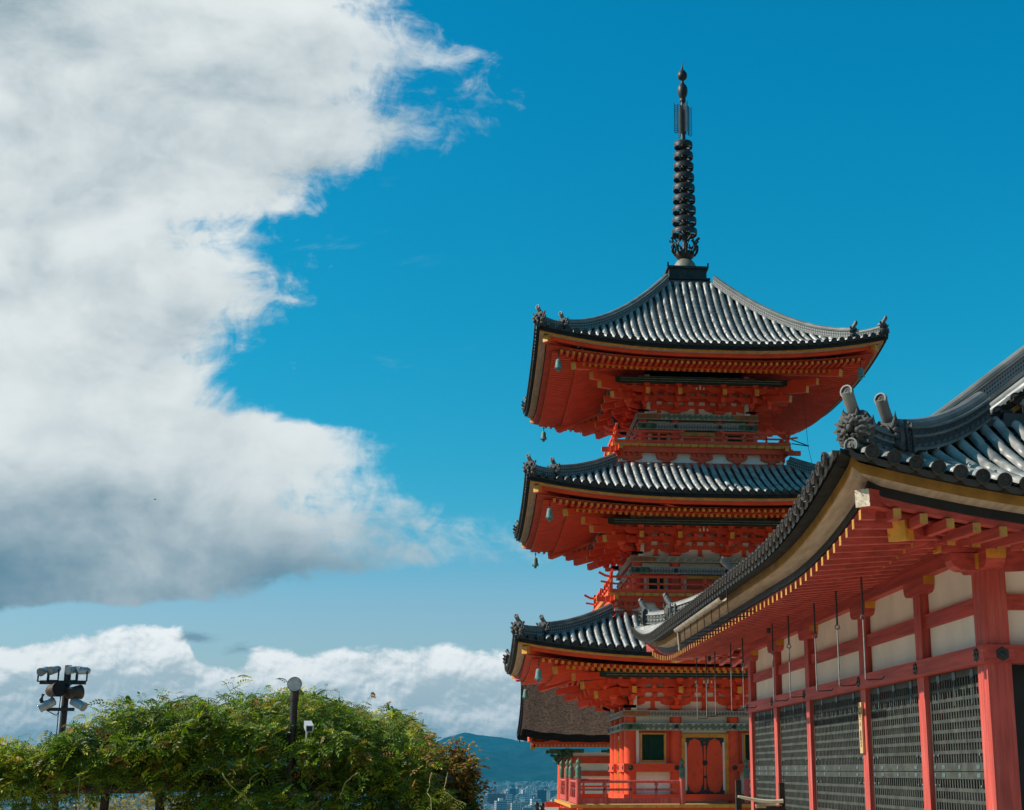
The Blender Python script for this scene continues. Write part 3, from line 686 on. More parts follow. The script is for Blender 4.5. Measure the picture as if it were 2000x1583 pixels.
def eaves(s, i):
    """underside: gold edge board, red fascia, flying rafters and base rafters with gold ends"""
    de, ze = s['de'], s['ze']; mb = MB(); zf = ze - .43; zb = ze - .44
    fly0, fly1 = de - 1.95, de - .62; b0, b1 = s['bw'] - .1, de - 1.50
    ZF = lambda u, d: zf + (fly1 - d) * .13 + lift(s, u, d); ZB = lambda u, d: zb + (b1 - d) * .30 + lift(s, u, d) * .9
    def one(xf, k):
        mb.f = xf; N = 36; hw = de - .16
        st = [-hw + 2 * hw * j / N for j in range(N + 1)]
        for a, b in zip(st, st[1:]):
            za = lambda u: ze - .21 + lift(s, u, de)
            lim = lambda u, d: max(-d, min(d, u))
            def slab(d0, d1, z0, z1, mi, zz0=None):
                mb.m = mi; p = []
                for zq in (z0, z1):
                    for u_, d_ in ((a, d1), (b, d1), (b, d0), (a, d0)): p.append((lim(u_, d_), d_, za(lim(u_, de)) + zq))
                mb.hexa(p[:4], p[4:])
            slab(de - .40, de - .18, 0.0, .055, 1); slab(de - .181, de - .16, -.005, .058, 2)       # aged board and its gold face
            slab(de - .62, de - .43, -.115, .045, 0)                                          # red fascia
        mb.m = 0
        n = int(2 * de / .205)
        for j in range(n):
            u = (-n / 2 + .5 + j) * .205
            d0 = max(fly0, abs(u) + .05); d1 = fly1
            if d1 - d0 > .12:
                A = [(u - .045, d0, ZF(u, d0) - .11), (u + .045, d0, ZF(u, d0) - .11), (u + .045, d0, ZF(u, d0)), (u - .045, d0, ZF(u, d0))]
                Bq = [(u - .045, d1, ZF(u, d1) - .10), (u + .045, d1, ZF(u, d1) - .10), (u + .045, d1, ZF(u, d1)), (u - .045, d1, ZF(u, d1))]
                mb.m = 0; mb.add(A + Bq, [(3, 2, 1, 0), (0, 1, 5, 4), (1, 2, 6, 5), (2, 3, 7, 6), (3, 0, 4, 7)]); mb.m = 2; mb.add(Bq, [(0, 1, 2, 3)])
            d0 = max(b0, abs(u) + .05); d1 = b1
            if d1 - d0 > .12:
                A = [(u - .048, d0, ZB(u, d0) - .12), (u + .048, d0, ZB(u, d0) - .12), (u + .048, d0, ZB(u, d0)), (u - .048, d0, ZB(u, d0))]
                Bq = [(u - .048, d1, ZB(u, d1) - .11), (u + .048, d1, ZB(u, d1) - .11), (u + .048, d1, ZB(u, d1)), (u - .048, d1, ZB(u, d1))]
                mb.m = 0; mb.add(A + Bq, [(3, 2, 1, 0), (0, 1, 5, 4), (1, 2, 6, 5), (2, 3, 7, 6), (3, 0, 4, 7)]); mb.m = 2; mb.add(Bq, [(0, 1, 2, 3)])
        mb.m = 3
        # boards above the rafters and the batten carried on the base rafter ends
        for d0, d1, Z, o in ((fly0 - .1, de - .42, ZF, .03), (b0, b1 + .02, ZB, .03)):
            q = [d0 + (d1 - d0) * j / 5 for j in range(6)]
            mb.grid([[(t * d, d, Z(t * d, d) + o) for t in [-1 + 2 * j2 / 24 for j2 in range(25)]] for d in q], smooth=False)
        mb.m = 0; st2 = [-(b1 + .0) + 2 * b1 * j / 24 for j in range(25)]
        for a, b in zip(st2, st2[1:]):
            f = lambda u, d, z: (u, d, ZB(u, b1) + z)
            mb.hexa([f(a, b1 - .16, .0), f(b, b1 - .16, .0), f(b, b1 - .03, .0), f(a, b1 - .03, .0)], [f(a, b1 - .16, .13), f(b, b1 - .16, .13), f(b, b1 - .03, .13), f(a, b1 - .03, .13)])
        mb.f = None
    sides(one)
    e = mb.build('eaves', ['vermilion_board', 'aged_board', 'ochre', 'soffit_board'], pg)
    for sx, sy in ((-1, -1), (1, -1), (-1, 1), (1, 1)):                # hip rafters
        m = MB(); f = lambda d, z: (PX + sx * d, PY + sy * d, z); dn = de - .36
        z1 = ze - .40 + s['lift'] * .95; z0 = ZF(fly0, fly0) - .03
        m.bar(f(de - 2.3, z0 + .02), f(dn, z1), .21, .22, capm=0); m.m = 1; m.bar(f(dn - .10, z1 + .004), f(dn + .006, z1 + .007), .22, .235, capm=1); m.m = 0
        zb1 = ZB(b1 + .2, b1 + .2) - .08; m.bar(f(b0, ZB(b0, b0) - .05), f(b1 + .12, zb1 - .06), .23, .24, capm=1)
        m.m = 2; m.box(*sorted((PX + sx * (dn - .22), PX + sx * (dn + .03))), *sorted((PY + sy * (dn - .22), PY + sy * (dn + .03))), z1 + .12, z1 + .15)
        m.build('hip_rafter', ['vermilion', 'ochre', 'black_metal'], e)
    return e
def body(s, i):
    bw, ci, cr, fl = s['bw'], s['ci'], s['cr'], s['fl']; zt = s['ze'] - .30
    # wall core: white plaster and red boards
    w = MB()
    def one(xf, k):
        w.f = xf; w.m = 0; w.box(-bw, bw, bw - .30, bw - .06, fl - .1, s['b2'][1]); w.box(-bw, bw, bw - .3, bw - .05, s['b2'][1], s['b1'][0] + .02)
        w.box(-bw - .2, bw + .2, bw - .22, bw - .02, s['b1'][1] - .02, zt + .3); w.f = None
    sides(one); w.build('wall', ['plaster'], pg)
    for k in range(4):
        xf = side(k, PX, PY)
        for u in (-bw, -ci, ci):                                       # each corner column once
            c = MB(); x, y, _ = xf(u, bw, 0); c.lathe([(cr, fl - .12), (cr, s['b1'][0] + .03)], (x, y, 0), 20); c.build('column', 'vermilion', pg)
    # painted beams around the head of the wall
    for nm, (z0, z1), dd, mt in (('tie_beam', s['b2'], .235, 'painted_band' if i == 0 else 'painted_small'), ('wall_plate', s['b1'], .27, 'painted_small' if i == 0 else ('painted_diamond' if i == 1 else 'painted_band'))):
        m = MB()
        def one(xf, k):
            m.f = xf; a = bw + dd; e = a if k % 2 == 0 else a - .30
            m.m = 0; m.uvbox(-e, e, a - .30, a, z0, z1)
            m.m = 1; m.box(-e, e, a - .01, a + .004, z0 - .001, z0 + .018); m.box(-e, e, a - .01, a + .004, z1 - .018, z1 + .001)
            h = z1 - z0; m.m = 2 if nm == 'tie_beam' else 4                # painted end pieces with a pointed inner end
            for q in (-1, 1):
                L = .62 if nm == 'tie_beam' else .85
                m.prism([(q * e, z0 + .02), (q * (e - L), z0 + .02), (q * (e - L - .09), z0 + h * .5), (q * (e - L), z1 - .02), (q * e, z1 - .02)], lambda p_, z_: (p_, a - .01, z_), lambda p_, z_: (p_, a + .005, z_))
            if nm == 'tie_beam':
                m.m = 3
                for u in (-bw, -ci, ci, bw): stud(m, u, a, (z0 + z1) / 2, .085)
            m.f = None
        sides(one); m.build(nm, [mt, 'white_line', 'carved_green', 'black_metal', 'painted_end'], pg)
def stud(mb, u, d, z, r):
    """black six-lobed nail cover on a beam face"""
    n = 12; P = [(math.cos(2 * math.pi * k / n) * r * (1 if k % 2 else .84), math.sin(2 * math.pi * k / n) * r * (1 if k % 2 else .84)) for k in range(n)]
    mb.prism(P, lambda a, b: (u + a, d - .005, z + b), lambda a, b: (u + a * .85, d + .022, z + b * .85))
    P2 = [(math.cos(2 * math.pi * k / n) * r * .4, math.sin(2 * math.pi * k / n) * r * .4) for k in range(n)]
    mb.prism(P2, lambda a, b: (u + a, d + .02, z + b), lambda a, b: (u + a * .5, d + .05, z + b * .5))
def brackets(s, i):
    bw, ci, z0 = s['bw'], s['ci'], s['b1'][1]; H = s['ze'] - .37 - z0; st = .40; th = H / 4.3
    # continuous beams linking the bracket tiers
    m = MB()
    def one(xf, k):
        m.f = xf
        for t, (d, zz, hh) in enumerate(((bw, z0 + th * 1.05, th * .42), (bw, z0 + th * 2.05, th * .42), (bw + st, z0 + th * 2.05, th * .42), (bw + st, z0 + th * 2.95, th * .42), (bw + 2 * st, z0 + th * 2.95, th * .45), (bw + 2 * st, z0 + th * 3.55, th * .42))):
            m.m = 0; m.box(-d - .25, d + .25, d - .06 + .002 * k, d + .06 + .002 * k, zz + .0015 * k, zz + hh + .0015 * k)
            # small bearing blocks along each beam
            n = int(2 * d / .39)
            for j in range(n + 1):
                u = -d + 2 * d * j / n; block(m, u, d, zz + hh, .17, th * .5)
        m.m = 0
        m.box(-bw - 2 * st, bw + 2 * st, bw + .05, bw + 2 * st + .1, z0 + H - .03 + .001 * k, z0 + H + .01 + .001 * k)
        # outer purlin painted dark green
        m.m = 1; d = bw + 3 * st - .03; m.box(-d - .1, d + .1, d - .07 + .002 * k, d + .07 + .002 * k, z0 + H - .23 + .0015 * k, z0 + H - .015 + .0015 * k)
        m.m = 2; m.box(-d * .93, d * .93, d + .06, d + .078 + .002 * k, z0 + H - .166, z0 + H - .157); m.box(-d * .93, d * .93, d + .06, d + .078 + .002 * k, z0 + H - .082, z0 + H - .073)
        m.m = 0
        # short struts in the plaster between the columns
        for u, wv in ((0, .2), (-(bw + ci) / 2, .26), ((bw + ci) / 2, .26)):
            m.prism([(-wv, z0), (-wv * .55, z0 + th * .2), (-.07, z0 + th * .35), (-.07, z0 + th * 1.05), (.07, z0 + th * 1.05), (.07, z0 + th * .35), (wv * .55, z0 + th * .2), (wv, z0)], lambda a, b: (u + a, bw - .06, b), lambda a, b: (u + a, bw + .03, b))
        m.m = 3
        for u in (-.13, 0, .13): m.box(u - .022, u + .022, bw + 2 * st + .062, bw + 2 * st + .085, z0 + th * 2.62 + .3 * th, z0 + th * (3.25 if u else 3.5))
        m.f = None
    sides(one); m.build('bracket_beams', ['vermilion', 'dark_green_purlin', 'white_line', 'plaster'], pg)
    for k in range(4):
        xf = side(k, PX, PY)
        for u in (-bw, -ci, ci, bw):
            b = MB(xf); b.m = 0; cor = abs(u) == bw; sg = 1 if u > 0 else -1
            if cor and u > 0: sg = 1
            block(b, u, bw, z0 + .002, .40, th * .62)
            arm(b, u, bw, z0 + th * .60, 1.02, th * .50, .13)
            arm(b, u, bw + st, z0 + th * 1.62, .98, th * .48, .13); arm(b, u, bw + 2 * st, z0 + th * 2.55, .96, th * .46, .13)
            for q in (-.40, 0, .40): block(b, u + q, bw + st, z0 + th * 2.08 - th * .45 * 0, .17, th * .42); block(b, u + q, bw, z0 + th * .62 + th * .48, .19, th * .42)
            for t, L in ((.62, st), (1.60, 2 * st), (2.5, 3 * st - .08)):         # arms stepping outward
                z = z0 + th * t; h = th * .52; y0 = bw - .1; y1 = bw + L + .08
                p = [(y0, z), (y1 - .2, z), (y1 - .09, z + h * .12), (y1, z + h * .5), (y1, z + h), (y0, z + h)]
                b.prism(p, lambda a, c: (u - .065, a, c), lambda a, c: (u + .065, a, c)); block(b, u, bw + L, z + h, .2, th * .42)
            # tail rafters sloping down and out
            for (da, za, db, zb_, capm) in ((bw - .1, z0 + th * 3.35, bw + 1.42, z0 + th * 2.12, 1),):
                b.bar((u, da, za), (u, db, zb_), .15, .22, capm=capm)
            b.bar((u, bw + .1, z0 + th * 2.2), (u, bw + 1.02, z0 + th * 1.38), .14, .17, capm=0)
            if cor and u < 0:
                g = lambda t, z: (-bw - t, bw + t, z)
                for (ta, za, tb, zb_, w_, h_) in ((-.1, z0 + th * .9, .62, z0 + th * .9, .15, th * .5), (-.1, z0 + th * 1.9, 1.0, z0 + th * 1.9, .15, th * .5)): b.bar(g(ta, za), g(tb, zb_), w_, h_, capm=0)
                for (ta, za, tb, zb_) in ((0, z0 + th * 3.5, 1.75, z0 + th * 2.45), (0, z0 + th * 4.15, 2.05, z0 + th * 3.3), (.1, z0 + th * 2.6, 1.25, z0 + th * 1.55)): b.bar(g(ta, za), g(tb, zb_), .18, .24, capm=1)
                for t, zz in ((.62, th * 1.15), (1.0, th * 2.15)): block(b, -bw - t, bw + t, z0 + zz, .24, th * .5)
            b.build('bracket_set', ['vermilion', 'ochre'], pg)
def railing(name, half, z0, z1, parent, gold=True):
    """square railing with three rails, ends crossing and curving up at the corners"""
    m = MB(); h = z1 - z0
    def one(xf, k):
        m.f = xf
        for zz, w, ex, up in ((z1 - .05, .075, .42, .15), (z0 + h * .50, .06, .36, .08), (z0 + .06, .11, .1, 0)):
            m.m = 0; zz += .002 * k; gaps = ((-half - ex, -.62), (.62, half + ex)) if (gold and up > .1 and zz > 1) else ((-half - ex, half + ex),)
            for a, b in gaps:
                n = 14; P = []
                for j in range(n + 1):
                    u = a + (b - a) * j / n; e = max(0, abs(u) - half); P.append((u, half + .001 * k, zz + up * (e / max(ex, .1)) ** 2 + (.05 if (gold and up > .1 and abs(u) < .64) else 0)))
                for p, q in zip(P, P[1:]): m.bar(p, q, w, w)
        n = max(2, int(round(2 * half / .80)))
        for j in range(1, n):
            u = -half + 2 * half * j / n; m.m = 0; m.box(u - .035, u + .035, half - .035, half + .035, z0, z1 - .06)
            m.m = 2; stud(m, u, half + .03, z0 + h * .5, .035)
        m.m = 0; m.box(-half - .055, -half + .055, half - .055, half + .055, z0 - .1, z1 + .1)
        m.m = 1
        for za, zb in ((z0 - .01, z0 + .12), (z0 + h * .62, z0 + h * .8)): m.box(-half - .062, -half + .062, half - .062, half + .062, za, zb)
        m.f = None
    sides(one); return m.build(name, ['vermilion', 'ochre', 'black_metal'], parent)
def balcony(half, z, zb, i):
    m = MB()
    def one(xf, k):
        m.f = xf; a = half
        m.m = 0; m.box(-a, a, a - 1.0, a - .02, z - .035 + .001 * k, z + .03 + .001 * k)
        m.box(-a - .12, a + .12, a - .18 + .002 * k, a - .04, z - .30, z - .10 - .001 * k)
        m.m = 1
        n = int(2 * a / .285)
        for j in range(n): u = -a + 2 * a * (j + .06) / n; m.box(u, u + 2 * a * .88 / n, a - .06, a + .05, z - .105, z - .002)
        m.m = 0; m.box(-a, a, a - .12, a + .02, z - .10, z - .005)
        m.box(-a + .12, a - .12, a - .30, a - .20 + .002 * k, zb, zb + .17)                       # base beam
        m.m = 2; m.box(-a + .2, a - .2, a - .33, a - .27, zb + .1, z - .28)                        # white plaster behind
        m.m = 0
        zz = zb + .17; H = z - .30 - zz
        for j in range(5):
            u = -a * .80 + a * 1.6 * j / 4; m.box(u - .13, u + .13, a - .27, a - .12, zz, zz + H * .30)
            arm(m, u, a - .2, zz + H * .28, .80 if j % 2 == 0 else .70, H * .36, .14)
            for q in (-.3, -.1, .1, .3): block(m, u + q, a - .2, zz + H * .62, .15, H * .4)
        m.m = 1; m.box(-a - .02, -a + .12, a - .12, a + .02, zb + .15, zb + .30); m.m = 0
        for sg in (-1, 1): m.bar((sg * (a - .5), a - .2, z - .2), (sg * (a + .42), a - .2, z - .2), .13, .16, capm=1)
        m.f = None
    sides(one); b = m.build('balcony', ['vermilion', 'ochre', 'plaster'], pg)
    railing('railing', half - .06, z + .02, z + (.50 if i == 2 else .60), b)
    # sloping struts between the balcony and the roof at the corners
    return b
def front_door(xf, s, w, z0, z1, big):
    """double doors in a gilt frame; on the lowest storey with scalloped black corner plates"""
    d = s['bw'] - .02; m = MB(xf); m.m = 0
    m.box(-w - .20, -w - .08, d - .1, d + .10, z0, z1 + .12); m.box(w + .08, w + .20, d - .1, d + .10, z0, z1 + .12); m.box(-w - .08, w + .08, d - .1, d + .10, z1, z1 + .12)
    m.m = 1; m.box(-w - .08, -w - .01, d - .1, d + .04, z0, z1); m.box(w + .01, w + .08, d - .1, d + .04, z0, z1)
    o = m.build('door', ['ochre', 'plaster'], pg)
    for sg in (-1, 1):
        l = MB(xf); l.m = 1 if big else 0; a, b = sorted((sg * .012, sg * w)); l.box(a, b, d - .05, d + .02, z0, z1)
        if big:
            c = (a + b) / 2 + sg * .03; rw = (b - a) * .47; h = z1 - z0; P = []
            for j in range(36):
                t = 2 * math.pi * j / 36; cs, sn = math.cos(t), math.sin(t); sc_ = 1 + .025 * math.cos(t * 12)
                P.append((c + math.copysign(abs(cs) ** .75, cs) * rw * sc_, (z0 + z1) / 2 + math.copysign(abs(sn) ** .62, sn) * h * .475 * sc_))
            l.m = 0; l.prism(P, lambda p, q: (p, d + .015, q), lambda p, q: (p, d + .03, q))
        l.build('door_leaf', ['vermilion', 'black_metal'], o)
    if big:
        f = MB(xf); f.m = 0; h = z1 - z0; f.box(-.035, .035, d + .01, d + .045, z0 + .1, z1 - .1); f.m = 1
        for t, r in ((.88, .05), (.55, .10), (.3, .05)): stud(f, 0, d + .045, z0 + h * t, r)
        for t in (.02, .92): f.box(-.06, .06, d + .0, d + .05, z0 + h * t, z0 + h * (t + .06))
        for sg in (-1, 1):
            for t in (0, .93): f.box(*sorted((sg * (w - .03), sg * (w + .05))), d, d + .055, z0 + h * t - .03, z0 + h * t + .12)
        f.build('door_fitting', ['vermilion', 'black_metal'], o)
def lattice_window(xf, s, uc, w, z0, z1):
    d = s['bw'] - .03; m = MB(xf); t = .055
    for a, b, c, e in ((uc - w - t, uc - w, z0 - t, z1 + t), (uc + w, uc + w + t, z0 - t, z1 + t), (uc - w, uc + w, z0 - t, z0), (uc - w, uc + w, z1, z1 + t)): m.box(a, b, d - .06, d + .07, c, e)
    o = m.build('window', 'ochre', pg); g = MB(xf); g.box(uc - w, uc + w, d - .05, d - .02, z0, z1); n = 12
    for j in range(n):
        u = uc - w + 2 * w * (j + .5) / n; q = w / n * .62; g.prism([(-q, 0), (0, .035), (q, 0)], lambda a, b: (u + a, d - .02 + b, z0), lambda a, b: (u + a, d - .02 + b, z1))
    g.build('lattice', 'green_paint', o)
    p = MB(xf); p.m = 0
    for sg in (-1, 1): p.box(*sorted((uc + sg * (w + t + .035), uc + sg * (w + t + .10))), d - .04, d + .035, z0 - .12, z1 + .2)
    return o
for i, s in enumerate(ST):
    body(s, i); brackets(s, i); eaves(s, i); roof(s, i)
# --- lowest storey: red boards, window bays, doors, nageshi beams
s0 = ST[0]; m = MB()
def one(xf, k):
    m.f = xf; bw, ci = s0['bw'], s0['ci']; d = bw + .235; e = d if k % 2 == 0 else d - .12
    for z0, z1 in ((1.60, 1.87), (.68, .88)):
        m.m = 0
        for a, b in ((-e, -.82), (.82, e)) if z0 > 1 else ((-e, e),): m.box(a, b, d - .12, d, z0, z1)
        if z0 > 1:
            m.m = 1; [stud(m, u, d, (z0 + z1) / 2, .10) for u in (-bw, -ci, ci, bw)]
    m.m = 0
    for sg in (-1, 1):
        u0, u1 = sorted((sg * (ci + .16), sg * (bw - .16))); uc = (u0 + u1) / 2
        m.box(u0, uc - .46, bw - .07, bw - .045, 1.87, 2.96); m.box(uc + .46, u1, bw - .07, bw - .045, 1.87, 2.96); m.box(uc - .46, uc + .46, bw - .07, bw - .045, 2.86, 2.96)
    m.f = None
sides(one); m.build('waist_beam', ['vermilion', 'black_metal'], pg)
for k in range(4):
    xf = side(k, PX, PY); front_door(xf, s0, .60, .88, 2.72, True)
    for sg in (-1, 1): lattice_window(xf, s0, sg * (s0['ci'] + s0['bw']) / 2, .37, 1.98, 2.82)
for i, zs in ((1, (7.62, 8.16)), (2, (12.88, 13.36))):
    s = ST[i]
    for k in range(4):
        xf = side(k, PX, PY); front_door(xf, s, .50, s['fl'], zs[1] - .05, False)
        for sg in (-1, 1): lattice_window(xf, s, sg * (s['ci'] + s['bw']) / 2, .26, zs[0], zs[1])
    b = MB()
    def one(xf, k):
        b.f = xf; bw, ci = s['bw'], s['ci']
        for z0, z1 in ((zs[1] + .02, zs[1] + .12), (s['fl'], zs[0] - .06)):
            for a, e in ((-bw, -.72), (.72, bw)): b.box(a, e, bw - .07, bw + .10, z0, z1)
        for sg in (-1, 1):
            uc = sg * (ci + bw) / 2
            for q in (-1, 1): b.box(*sorted((uc + q * .42, uc + q * .52)), bw - .07, bw + .03, zs[0] - .06, zs[1] + .05)
        b.f = None
    sides(one); b.build('waist_beam', 'vermilion', pg)
balcony(3.30, 7.46 + .02, 6.72, 1); balcony(3.13, 12.74, 11.94, 2)
# --- veranda round the lowest storey
m = MB(); hv = 4.62
def one(xf, k):
    m.f = xf; m.m = 0; m.box(-hv, hv, hv - 2.1, hv - .02, .53 + .001 * k, .585 + .001 * k); m.m = 1; m.box(-hv - .02, hv + .02, hv - .03 + .002 * k, hv + .03 + .002 * k, .50, .60 - .001 * k)
    m.m = 2; m.box(-hv + .15, hv - .15, hv - .35, hv - .2 + .002 * k, -.6, .50 - .001 * k); m.m = 2
    for sg in (-1, 1): m.bar((sg * (hv - 1), hv - .25, .40), (sg * (hv + .40), hv - .25, .40), .17, .19, capm=2)
    m.f = None
sides(one); ver = m.build('veranda', ['bare_wood', 'ochre', 'vermilion'], pg)
for k in range(4):
    xf = side(k, PX, PY); hp = hv - .22; z0 = .60
    for a, b in ((-hp, -1.05), (1.05, hp)):
        m = MB(xf); m.m = 0; m.tube([(a, hp, 1.30), (b, hp, 1.30)], .045, 8); m.box(a, b, hp - .04, hp + .04, 1.02, 1.09); m.box(a, b, hp - .055, hp + .055, z0 + .02, z0 + .19)
        for j in range(1, 4): u = a + (b - a) * j / 4; m.box(u - .05, u + .05, hp - .035, hp + .035, z0 + .15, 1.03); m.box(u - .03, u + .03, hp - .025, hp + .025, 1.08, 1.28); m.box(u - .06, u + .06, hp - .05, hp + .05, 1.18, 1.25)
        m.m = 1
        for j in range(5): u = a + (b - a) * j / 4; stud(m, u, hp + .04, 1.055, .045)
        m.build('veranda_rail', ['faded_red' if k in (0, 1) else 'vermilion', 'black_metal'], ver)
    for u in (-hp, -1.05, 1.05):
        p = MB(); x, y, _ = xf(u, hp, 0); p.m = 0; p.lathe([(.085, .52), (.085, 1.40)], (x, y, 0), 14); p.m = 1
        p.lathe([(.092, 1.40), (.096, 1.43), (.092, 1.46), (.094, 1.58), (.094, 1.70), (.08, 1.76), (.05, 1.78), (.045, 1.81), (.075, 1.85), (.085, 1.90), (.07, 1.95), (.035, 1.985), (.012, 2.02), (.002, 2.05)], (x, y, 0), 14)
        p.build('veranda_post', ['faded_red', 'green_cap'], ver)
p = MB()
p.box(PX - 4.2, PX + 4.2, PY - 4.2, PY + 4.2, -.7, -.02); p.build('podium', 'stone', pg)
# --- spire
sx, sy = 7.64, PY
m = MB(); m.m = 0
m.hexa([(sx - .98, sy - .98, 19.42), (sx + .98, sy - .98, 19.42), (sx + .98, sy + .98, 19.42), (sx - .98, sy + .98, 19.42)], [(sx - .80, sy - .80, 19.74), (sx + .80, sy - .80, 19.74), (sx + .80, sy + .80, 19.74), (sx - .80, sy + .80, 19.74)])
m.box(sx - .84, sx + .84, sy - .84, sy + .84, 19.74, 19.80); m.box(sx - .72, sx + .72, sy - .72, sy + .72, 19.80, 20.20); m.box(sx - .79, sx + .79, sy - .79, sy + .79, 20.20, 20.29)
for k in range(4):
    for q in (-1, 1): x, y, _ = side(k, sx, sy)(q * .77, .77, 0); m.bar((x, y, 20.25), (x, y, 20.42), .05, .05)
m.build('spire_base', 'dark_bronze', pg)
m = MB(); m.m = 1; m.lathe([(.47, 20.29), (.47, 20.36), (.45, 20.48), (.40, 20.62), (.32, 20.74), (.20, 20.82)], (sx, sy, 0), 24); m.m = 0
m.lathe([(.09, 20.8), (.09, 27.9)], (sx, sy, 0), 12)
m.lathe([(.11, 27.70), (.16, 27.80), (.195, 27.95), (.205, 28.05), (.19, 28.18), (.14, 28.28), (.08, 28.34), (.06, 28.42), (.06, 28.50), (.11, 28.53), (.175, 28.60), (.195, 28.70), (.18, 28.80), (.12, 28.90), (.05, 28.98), (.02, 29.15), (.004, 29.36)], (sx, sy, 0), 18)
m.lathe([(.12, 27.55), (.13, 27.6), (.12, 27.68)], (sx, sy, 0), 12)
sp = m.build('spire', ['dark_bronze', 'copper_dome'], pg)
m = MB()                                                             # lotus petals under the rings
m.lathe([(.22, 20.80), (.34, 20.92), (.38, 21.05), (.34, 21.12)], (sx, sy, 0), 16)
for k in range(8):
    t = 2 * math.pi * (k + .5) / 8; c, s_ = math.cos(t), math.sin(t)
    for pts, r in (([(.34, 20.98), (.44, 21.2), (.40, 21.42), (.52, 21.62), (.60, 21.66)], .035), ([(.36, 21.0), (.47, 21.15), (.50, 21.35), (.42, 21.50)], .03)):
        for q in (-.16, .16): m.tube([(sx + c * a - s_ * q * (1 if j < 3 else .3), sy + s_ * a + c * q * (1 if j < 3 else .3), z) for j, (a, z) in enumerate(pts)], r, 6)
m.build('lotus_crown', 'dark_bronze', sp)
for j in range(9):
    z = 21.95 + (25.65 - 21.95) * j / 8; r = .485 - .125 * j / 8; h = .105
    m = MB(); n = 28; m.smooth = True
    pr = [(r, -h), (r + .012, 0), (r, h), (r - .03, h), (r - .03, -h), (r, -h)]
    m.add([(sx + math.cos(2 * math.pi * k / n) * a, sy + math.sin(2 * math.pi * k / n) * a, z + b) for a, b in pr for k in range(n)], [(i * n + k, i * n + (k + 1) % n, (i + 1) * n + (k + 1) % n, (i + 1) * n + k) for i in range(5) for k in range(n)])
    m.smooth = False
    for k in range(8):
        t = 2 * math.pi * (k + .5) / 8; m.bar((sx + math.cos(t) * .08, sy + math.sin(t) * .08, z), (sx + math.cos(t) * (r - .02), sy + math.sin(t) * (r - .02), z), .035, .05)
    m.lathe([(.13, -.13), (.14, 0), (.13, .13)], (sx, sy, z), 12)
    m.build('spire_ring', 'dark_bronze', sp)
m = MB()                                                             # water-flame fins
for k in range(4):
    t = math.pi / 2 * k + .35; c, s_ = math.cos(t), math.sin(t)
    f = lambda a, z: (sx + c * a, sy + s_ * a, z)
    m.tube([f(.12, 26.2), f(.12, 27.4)], .022, 6); m.tube([f(.25, 26.15), f(.27, 26.8), f(.25, 27.42)], .018, 6)
    for j in range(14):
        z = 26.15 + 1.2 * j / 13; m.tube([f(.25, z), f(.36, z - .02), f(.41, z + .10)], [.016, .016, .007], 5); m.tube([f(.11, z), f(.18, z + .07), f(.26, z)], .011, 5)
m.build('flame_fin', 'dark_bronze', sp)
# thin lightning cable on the right side
m = MB(); m.tube([(PX + 3.2, PY - 3.1, 13.0), (PX + 3.8, PY - 3.2, 12.75)], .02, 5); m.tube([(PX + 3.2, PY - 3.1, 12.85), (PX + 3.8, PY - 3.2, 12.75)], .02, 5)
m.tube([(PX + 3.55, PY - 3.6, 14.6), (PX + 3.75, PY - 3.3, 12.7), (PX + 3.95, PY - 3.3, 11.6)], .009, 4); m.build('lightning_cable', 'black_metal', pg)

# --- wind bells
def bell_mesh(mb, x, y, z):
    mb.m = 0; mb.lathe([(r * .78, h * .78) for r, h in [(.02, .0), (.07, -.01), (.105, -.06), (.12, -.16), (.13, -.28), (.155, -.37), (.165, -.40), (.15, -.40), (.11, -.28)]], (x, y, z), 16)
    for k in range(6):
        t = 2 * math.pi * k / 6; c, s_ = math.cos(t), math.sin(t); mb.prism([(-.055, -.29), (0, -.37), (.055, -.29)], lambda a, b: (x + c * .117 - s_ * a, y + s_ * .117 + c * a, z + b), lambda a, b: (x + c * .131 - s_ * a, y + s_ * .131 + c * a, z + b))
BELLS = []
for i, s in enumerate(ST):
    for sx_, sy_, wh in ((-1, -1, 'front left'), (-1, 1, 'back left'), (1, -1, 'front right')):
        if sx_ > 0 and i < 2: continue
        d = s['de'] - .83; z = s['ze'] - .62 + s['lift'] * .62 + (0.0); x, y = PX + sx_ * d, PY + sy_ * d
        t = thing('wind_bell', (x, y, z), 'green bronze wind bell under the %s corner of the %s pagoda roof' % (wh, NAMES[i]), 'bell', 'wind bells at the pagoda eaves')
        m = MB(); bell_mesh(m, x, y, z - .16); m.build('bell_body', 'verdigris', t)
        m = MB(); m.tube([(x, y, z + .12), (x, y, z - .17)], .014, 6); m.lathe([(.03, 0), (.03, -.05)], (x, y, z), 8); m.build('chain', 'black_metal', t)
        m = MB(); m.tube([(x, y, z - .35), (x, y, z - .50)], .010, 5); m.box(x - .045, x + .045, y - .008, y + .008, z - .60, z - .50); m.build('clapper', 'verdigris', t)
